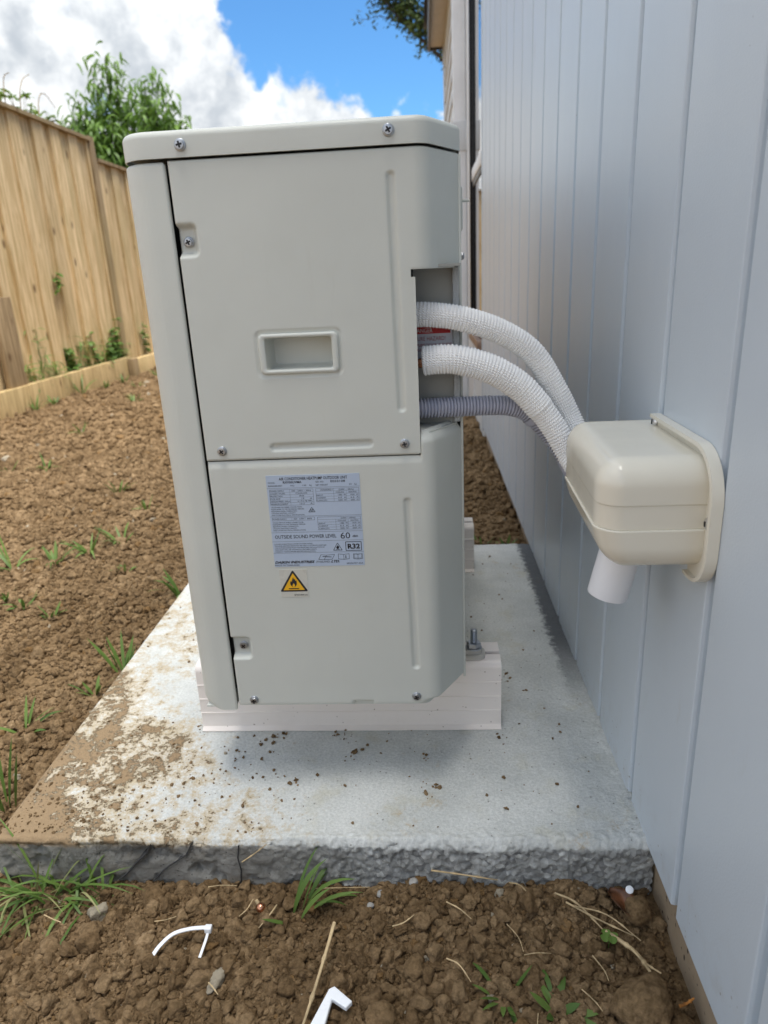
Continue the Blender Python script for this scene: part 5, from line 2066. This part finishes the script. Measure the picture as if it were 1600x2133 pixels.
grass_tuft(0.372, -0.246, 13, 0.022, 0.048, 0.0068, 0.9, 5, 'green grass tuft near the bottom edge between the clods')
grass_tuft(0.318, -0.232, 9, 0.018, 0.040, 0.0050, 1.0, 6, 'thin grass tuft left of the one at the bottom edge')
grass_tuft(-0.372, 0.030, 9, 0.09, 0.17, 0.0070, 0.18, 7, 'tall upright grass at the left edge of the picture')
SM = 'tufts of grass in the bare soil'
grass_tuft(-0.352, 0.400, 14, 0.05, 0.10, 0.0070, 0.5, 8, 'grass tuft against the left edge of the slab, below the unit corner', SM)
grass_tuft(-0.378, 0.330, 7, 0.03, 0.06, 0.0055, 0.7, 9, 'small grass tuft just below the one against the slab edge', SM)
grass_tuft(-0.350, 0.740, 12, 0.06, 0.11, 0.0065, 0.5, 10, 'grass tuft half hidden behind the lower front corner of the unit', SM)
grass_tuft(-0.452, 0.215, 6, 0.04, 0.07, 0.0055, 0.8, 13, 'sparse grass blades on the soil left of the slab', SM)
OPEN = ((-0.80, 0.99, 12, 0.11), (-0.72, 1.04, 14, 0.11), (-0.66, 1.12, 12, 0.10), (-0.90, 0.95, 7, 0.15), (-0.74, 0.72, 9, 0.06), (-0.64, 0.66, 9, 0.05), (-0.82, 0.78, 7, 0.06),
        (-0.90, 1.66, 10, 0.08), (-1.41, 2.09, 11, 0.10), (-1.62, 2.86, 11, 0.10), (-0.70, 1.42, 6, 0.07), (-2.00, 4.58, 10, 0.12), (-1.57, 2.07, 6, 0.09),
        (-0.56, 0.90, 6, 0.05), (-1.30, 3.4, 8, 0.10), (-1.75, 3.9, 9, 0.12), (-1.0, 2.6, 7, 0.08), (-2.10, 5.3, 9, 0.12))
for k, (x, y, n, h) in enumerate(sorted(OPEN, key=lambda q: q[1])):
    grass_tuft(x, y, n, h * 0.5, h, 0.0075, 0.55, 40 + k, 'sparse young grass tuft in the open soil left of the unit, ' + ORD[k] + ' nearest', 'small grass tufts dotted over the bare soil')
grass_tuft(0.39, 0.975, 6, 0.025, 0.05, 0.0075, 0.55, 71, 'tiny grass sprout behind the slab beside the far rail', 'small grass tufts dotted over the bare soil')
grass_tuft(0.455, 0.965, 6, 0.02, 0.04, 0.0075, 0.55, 72, 'tiny grass sprout behind the slab close to the wall', 'small grass tufts dotted over the bare soil')


def weed(x, y, z, h, seed, broad):
    rr = random.Random(seed)
    mb = MB()
    for _ in range(4):
        tp = Vector((x + rr.uniform(-0.05, 0.05), y + rr.uniform(-0.10, 0.10), z + h * rr.uniform(0.5, 1.0)))
        pts = branch_pts((x + rr.uniform(-0.02, 0.02), y + rr.uniform(-0.05, 0.05), z), tp, 5, 0.015, rr)
        mb.tube(pts, [0.003, 0.003, 0.0025, 0.002, 0.002, 0.0015], 4)
        for q in pts[1:]:
            for _ in range(4 if broad else 2):
                ang = rr.uniform(0, 6.283)
                leaf_strip(mb, q, (math.cos(ang), math.sin(ang), rr.uniform(0.2, 0.9)), rr.uniform(0.04, 0.07) if broad else rr.uniform(0.06, 0.16), rr.uniform(0.025, 0.04) if broad else 0.010, rr.uniform(0.1, 0.5), 4, rr.uniform(-0.6, 0.6))
    o = mb.build('weed', M['weed'], None, True, 80)
    return o


for k, (y, h, br) in enumerate(((3.95, 0.20, False), (4.12, 0.42, False), (4.30, 0.14, False), (4.58, 0.22, True), (4.70, 0.33, False), (4.84, 0.26, False), (4.98, 0.30, True), (5.10, 0.22, False), (5.22, 0.34, True), (5.33, 0.26, True), (5.42, 0.38, True), (5.50, 0.22, False), (6.05, 0.30, True))):
    tag(weed(-2.47, y, 0.02, h, 60 + k, br), ('broad leafed' if br else 'thin grassy') + ' weed at the fence foot, ' + ORD[k] + ' from the dark short post', 'weed', 'weeds along the foot of the fence')
for k, (x, y, h) in enumerate(((-2.35, 3.72, 0.16), (-2.34, 3.95, 0.12), (-2.33, 4.35, 0.24), (-2.32, 4.72, 0.10), (-2.28, 5.0, 0.11))):
    grass_tuft(x, y, 12, h * 0.5, h, 0.010, 0.4, 80 + k, 'green grass tuft at the foot of the long sleeper, ' + ORD[k] + ' from the left edge', 'grass tufts along the sleeper')


def vine():
    rr = random.Random(5)
    mb = MB()
    pts = branch_pts((-2.478, 4.55, 0.66), (-2.470, 4.58, 0.78), 3, 0.01, rr)
    mb.tube(pts, 0.003, 4)
    for q in pts:
        for _ in range(3):
            leaf_strip(mb, q, (rr.uniform(0.1, 0.6), rr.uniform(-1, 1), rr.uniform(-0.3, 0.6)), 0.06, 0.04, 0.3, 3, rr.uniform(-0.5, 0.5))
    return tag(mb.build('vine_sprig', M['weed'], None, True, 80), 'small green vine sprig poking through the taller fence', 'vine')


vine()


# ------------------------------------------------------------------ things lying on the soil
def clod_thing(x, y, r, seed, label, squash=0.75, sink=0.35):
    bm = bmesh.new()
    bmesh.ops.create_icosphere(bm, subdivisions=5, radius=1.0)
    V_ = np.array([tuple(v.co) for v in bm.verts])
    F_ = [tuple(v.index for v in f.verts) for f in bm.faces]
    bm.free()
    d_ = 0.62 + 0.75 * fbm(V_ * 1.1 + seed, 4, seed) - 0.16 * worley(V_ * 1.4 + seed, seed) + 0.10 * (fbm(V_ * 6 + seed, 3, seed + 3) - 0.5)
    V_ = V_ * d_[:, None] * np.array([r, r * 0.9, r * squash])
    o = mesh_obj('soil_clod', V_, F_, M['soil'], None, True)
    o.location = (x, y, gz(x, y) + r * squash * (1 - sink))
    o.rotation_euler = (0, 0, seed * 1.3)
    return tag(o, label, 'clod', 'large clods of soil')


clod_thing(0.458, -0.240, 0.033, 3, 'largest soil clod, at the bottom beside the wall base', 0.8, 0.35)
clod_thing(0.481, -0.134, 0.017, 4, 'rounded soil clod between the slab corner and the wall', 0.9, 0.2)
clod_thing(0.226, -0.212, 0.017, 6, 'large lumpy clod in the middle of the near soil', 0.8)
clod_thing(0.034, -0.168, 0.013, 8, 'pale clod right of the cable tie', 0.8)
clod_thing(0.195, -0.268, 0.018, 9, 'dark clod at the bottom edge right of the white bracket', 0.8)
clod_thing(-0.150, -0.176, 0.015, 11, 'broad clod near the left edge, below the grass clump', 0.75)

for (x, y, r, s_, lb) in ((0.2229, -0.106, 0.0055, 1, 'white stone touching the foot of the slab'), (0.184, -0.120, 0.005, 2, 'pale stone below the white stone at the slab foot'), (-0.079, -0.128, 0.005, 3, 'small grey stone below the slab cracks'), (0.172, -0.135, 0.0045, 5, 'tiny pale stone beside the lower slab stone')):
    bm = bmesh.new()
    bmesh.ops.create_icosphere(bm, subdivisions=3, radius=1.0)
    V_ = np.array([tuple(v.co) for v in bm.verts])
    F_ = [tuple(v.index for v in f.verts) for f in bm.faces]
    bm.free()
    V_ = V_ * (0.7 + 0.6 * fbm(V_ * 1.2 + s_, 2, s_))[:, None] * np.array([r, r * 0.8, r * 0.8])
    o = mesh_obj('stone', V_, F_, M['pebble'], None, False)
    o.location = (x, y, gz(x, y) + 0.007)
    tag(o, lb, 'stone')


def straw(pts, r, label, group='dry straw pieces on the soil', flat=False, mat='straw'):
    P_ = []
    for x, y, h in pts:
        P_.append((x, y, gz(x, y) + 0.010 + h))
    C, _ = catmull(P_, max(8, 6 * len(P_)))
    n = len(C)
    mb = MB().tube(C, [r * (1.0 - 0.45 * k / n) for k in range(n)], 6)
    # joints on the stem
    for t in (0.35, 0.7):
        k = int(t * n)
        mb.tube([C[k - 1], C[k], C[min(n - 1, k + 1)]], [r * 0.9, r * 1.25, r * 0.8], 6)
    return tag(mb.build('straw', M[mat]), label, 'straw', group)


straw([(0.3893, -0.1233, 0.004), (0.412, -0.136, 0.006), (0.4413, -0.1607, 0.004)], 0.0012, 'long dry straw running from the slab toward the wall')
straw([(0.4400, -0.1600, 0.006), (0.4560, -0.1740, 0.009), (0.4690, -0.1870, 0.008), (0.4768, -0.2165, 0.008)], 0.0024, 'thick jointed dry straw stem beside the clover')
straw([(0.462, -0.180, 0.010), (0.4735, -0.197, 0.010), (0.4850, -0.210, 0.008)], 0.0014, 'split straw end beside the thick jointed stem')
straw([(0.409, -0.140, 0.008), (0.445, -0.144, 0.009), (0.476, -0.170, 0.008)], 0.0009, 'thin straw arching over the dead leaf')
straw([(0.400, -0.135, 0.007), (0.432, -0.150, 0.008), (0.470, -0.163, 0.006)], 0.0011, 'pale flat straw crossing the other straws near the wall')
straw([(0.1385, -0.188, 0.030), (0.131, -0.225, 0.022), (0.1215, -0.268, 0.014), (0.117, -0.292, 0.010)], 0.0020, 'straight dry stalk standing up at the bottom middle')
for k, (a, b) in enumerate(sorted((((0.262, -0.1346), (0.290, -0.152)), ((0.3388, -0.102), (0.36, -0.122)), ((0.10, -0.112), (0.17, -0.112)), ((0.03, -0.128), (0.018, -0.150)),
                            ((0.06, -0.135), (0.045, -0.165)), ((-0.03, -0.112), (0.005, -0.108)), ((-0.22, -0.15), (-0.19, -0.165)), ((0.26, -0.20), (0.285, -0.225)),
                            ((0.33, -0.155), (0.345, -0.185)), ((0.345, -0.19), (0.375, -0.186)), ((0.42, -0.185), (0.43, -0.215)), ((-0.08, -0.16), (-0.055, -0.155)),
                            ((0.20, -0.165), (0.225, -0.155)), ((0.35, -0.255), (0.343, -0.285)), ((0.005, -0.23), (0.02, -0.245)), ((0.40, -0.225), (0.415, -0.25))), key=lambda q: q[0][0])):
    m_ = ((a[0] + b[0]) / 2 + random.uniform(-0.004, 0.004), (a[1] + b[1]) / 2 + random.uniform(-0.004, 0.004), random.uniform(0.003, 0.007))
    straw([(a[0], a[1], 0.003), m_, (b[0], b[1], 0.003)], random.uniform(0.0005, 0.0009), 'short thin straw on the near soil, ' + ORD[k] + ' from the left', 'short straw bits on the near soil')
straw([(0.012, -0.0985, 0.03), (0.030, -0.0992, 0.045), (0.046, -0.1000, 0.058)], 0.0009, 'thin straw leaning up the near face of the slab')
straw([(0.245, -0.100, 0.012), (0.280, -0.104, 0.012), (0.325, -0.102, 0.008)], 0.0011, 'long straw lying along the foot of the slab')
straw([(0.4905, -0.2478, 0.010), (0.4980, -0.246, 0.012), (0.5060, -0.2435, 0.016)], 0.0017, 'orange root fragment beside the biggest clod', None, False, 'root')


def ribbon(pts, wd, th, name, mat):
    C, _ = catmull(pts, 30)
    T = np.gradient(C, axis=0)
    T /= np.linalg.norm(T, axis=1, keepdims=True)
    mb = MB()
    vs = []
    for c, t in zip(C, T):
        s_ = Vector(t).cross(Vector((0, 0, 1))).normalized()
        up_ = s_.cross(Vector(t)).normalized()
        c = Vector(c)
        vs += [c - s_ * wd / 2 - up_ * th / 2, c + s_ * wd / 2 - up_ * th / 2, c + s_ * wd / 2 + up_ * th / 2, c - s_ * wd / 2 + up_ * th / 2]
    n = len(C)
    fs = [(4 * i + k, 4 * i + (k + 1) % 4, 4 * i + 4 + (k + 1) % 4, 4 * i + 4 + k) for i in range(n - 1) for k in range(4)] + [(0, 3, 2, 1), tuple(4 * (n - 1) + k for k in range(4))]
    return mb.add(vs, fs).build(name, M[mat], None, True, 40)


zt = empty('cable_tie', (-0.03, -0.19, -0.05))
tag(zt, 'white nylon cable tie lying curved on the near soil', 'cable tie')
IZ = Matrix.Translation(Vector((-0.03, -0.19, -0.05))).inverted()
zz0 = gz(-0.03, -0.19) + 0.014
own(ribbon([(-0.0660, -0.2060, zz0), (-0.0600, -0.1950, zz0 + 0.004), (-0.0480, -0.1835, zz0 + 0.008), (-0.030, -0.1785, zz0 + 0.010), (-0.0125, -0.1765, zz0 + 0.010)], 0.0046, 0.0012, 'strap', 'nylon'), zt, IZ)
own(ribbon([(-0.0095, -0.1770, zz0 + 0.006), (-0.0090, -0.190, zz0 + 0.006), (-0.0110, -0.2070, zz0 + 0.002)], 0.0030, 0.0011, 'tail', 'nylon'), zt, IZ)
own(MB().box(-0.0130, -0.0050, -0.1810, -0.1735, zz0 + 0.0055, zz0 + 0.0125, 0.0012).build('head', M['nylon']), zt, IZ)

bd = empty('copper_cap', (0.041, -0.135, -0.05))
tag(bd, 'small shiny copper cap lying on the soil by the grass', 'cap')
IC = Matrix.Translation(Vector((0.041, -0.135, -0.05))).inverted()
zc = gz(0.041, -0.137) + 0.012
pr = [(0.0055 * math.sin(math.pi * (k + 0.5) / 12), -0.0055 * math.cos(math.pi * (k + 0.5) / 12)) for k in range(12)]
own(MB().lathe(pr, (0.041, -0.137, zc), (0.3, 0.2, 1), 20).build('bead', M['copper']), bd, IC)
own(MB().lathe([(0.0022, 0), (0.0022, 0.004), (0.0014, 0.005)], (0.0378, -0.1345, zc + 0.0035), (-0.5, 0.4, 0.5), 12).build('tip', M['straw']), bd, IC)

# white angled plastic offcut at the bottom edge
zb_ = gz(0.14, -0.265) + 0.017
pl = [(0.118, -0.300), (0.1385, -0.2475), (0.1440, -0.2445), (0.1640, -0.2600), (0.1580, -0.2670), (0.1430, -0.2580), (0.1370, -0.2980)]
o = MB().prism([(a, b) for a, b in pl], zb_, zb_ + 0.006).build('plastic_bracket', M['wplastic'], None, False)
md = o.modifiers.new('bevel', 'BEVEL')
md.width = 0.0012
md.segments = 2
tag(o, 'white angled plastic bracket lying at the bottom edge', 'bracket')


def dead_leaf():
    a, b = Vector((0.4555, -0.1085, 0)), Vector((0.4835, -0.1480, 0))
    d_ = b - a
    s_ = Vector((-d_.y, d_.x, 0)).normalized()
    nu, nv = 22, 9
    P_ = np.zeros((nu, nv, 3))
    z0 = max(gz(a.x, a.y), gz(b.x, b.y)) + 0.010
    for i in range(nu):
        t = i / (nu - 1)
        wd = 0.0125 * math.sin(math.pi * min(1, t * 0.93 + 0.05)) ** 0.9
        for j in range(nv):
            q = (j / (nv - 1) - 0.5) * 2
            p_ = a + d_ * t + s_ * wd * q
            P_[i, j] = (p_.x, p_.y, z0 + 0.006 * abs(q) ** 1.5 - 0.002 + 0.004 * math.sin(t * 5) + 0.0012 * math.sin(9 * t + 4 * q))
    o = grid_mesh_obj('dead_leaf', P_, None, M['deadleaf'], None, True)
    md = o.modifiers.new('thickness', 'SOLIDIFY')
    md.thickness = 0.0004
    return tag(o, 'curled brown dead leaf by the right corner of the slab', 'leaf')


dead_leaf()
o = MB().lathe([(0.0040, 0), (0.0046, 0.0006), (0.0044, 0.0014), (0.003, 0.0020)], (0.4776, -0.1160, gz(0.4776, -0.116) + 0.022), (-0.2, -0.5, 0.85), 22).build('white_disc', M['wplastic'])
tag(o, 'small round white disc beside the dead leaf', 'disc')


def clover(x, y):
    mb = MB()
    z0 = gz(x, y) + 0.018
    for k in range(4):
        an = k * 1.57 + 0.4
        c = Vector((x + math.cos(an) * 0.0058, y + math.sin(an) * 0.0058, z0 + 0.001 * k))
        ring = [c + Vector((math.cos(t * 0.628) * 0.0050, math.sin(t * 0.628) * 0.0050, 0.0012 * math.cos(t * 1.25))) for t in range(10)]
        mb.add([c - Vector((0, 0, 0.0012))] + ring, [(0, 1 + t, 1 + (t + 1) % 10) for t in range(10)])
    mb.tube([(x, y, z0 - 0.018), (x + 0.001, y, z0)], 0.0006, 5)
    return tag(mb.build('clover', M['weed'], None, True, 80), 'tiny dark green clover next to the thick straw', 'clover')


clover(0.4417, -0.1680)
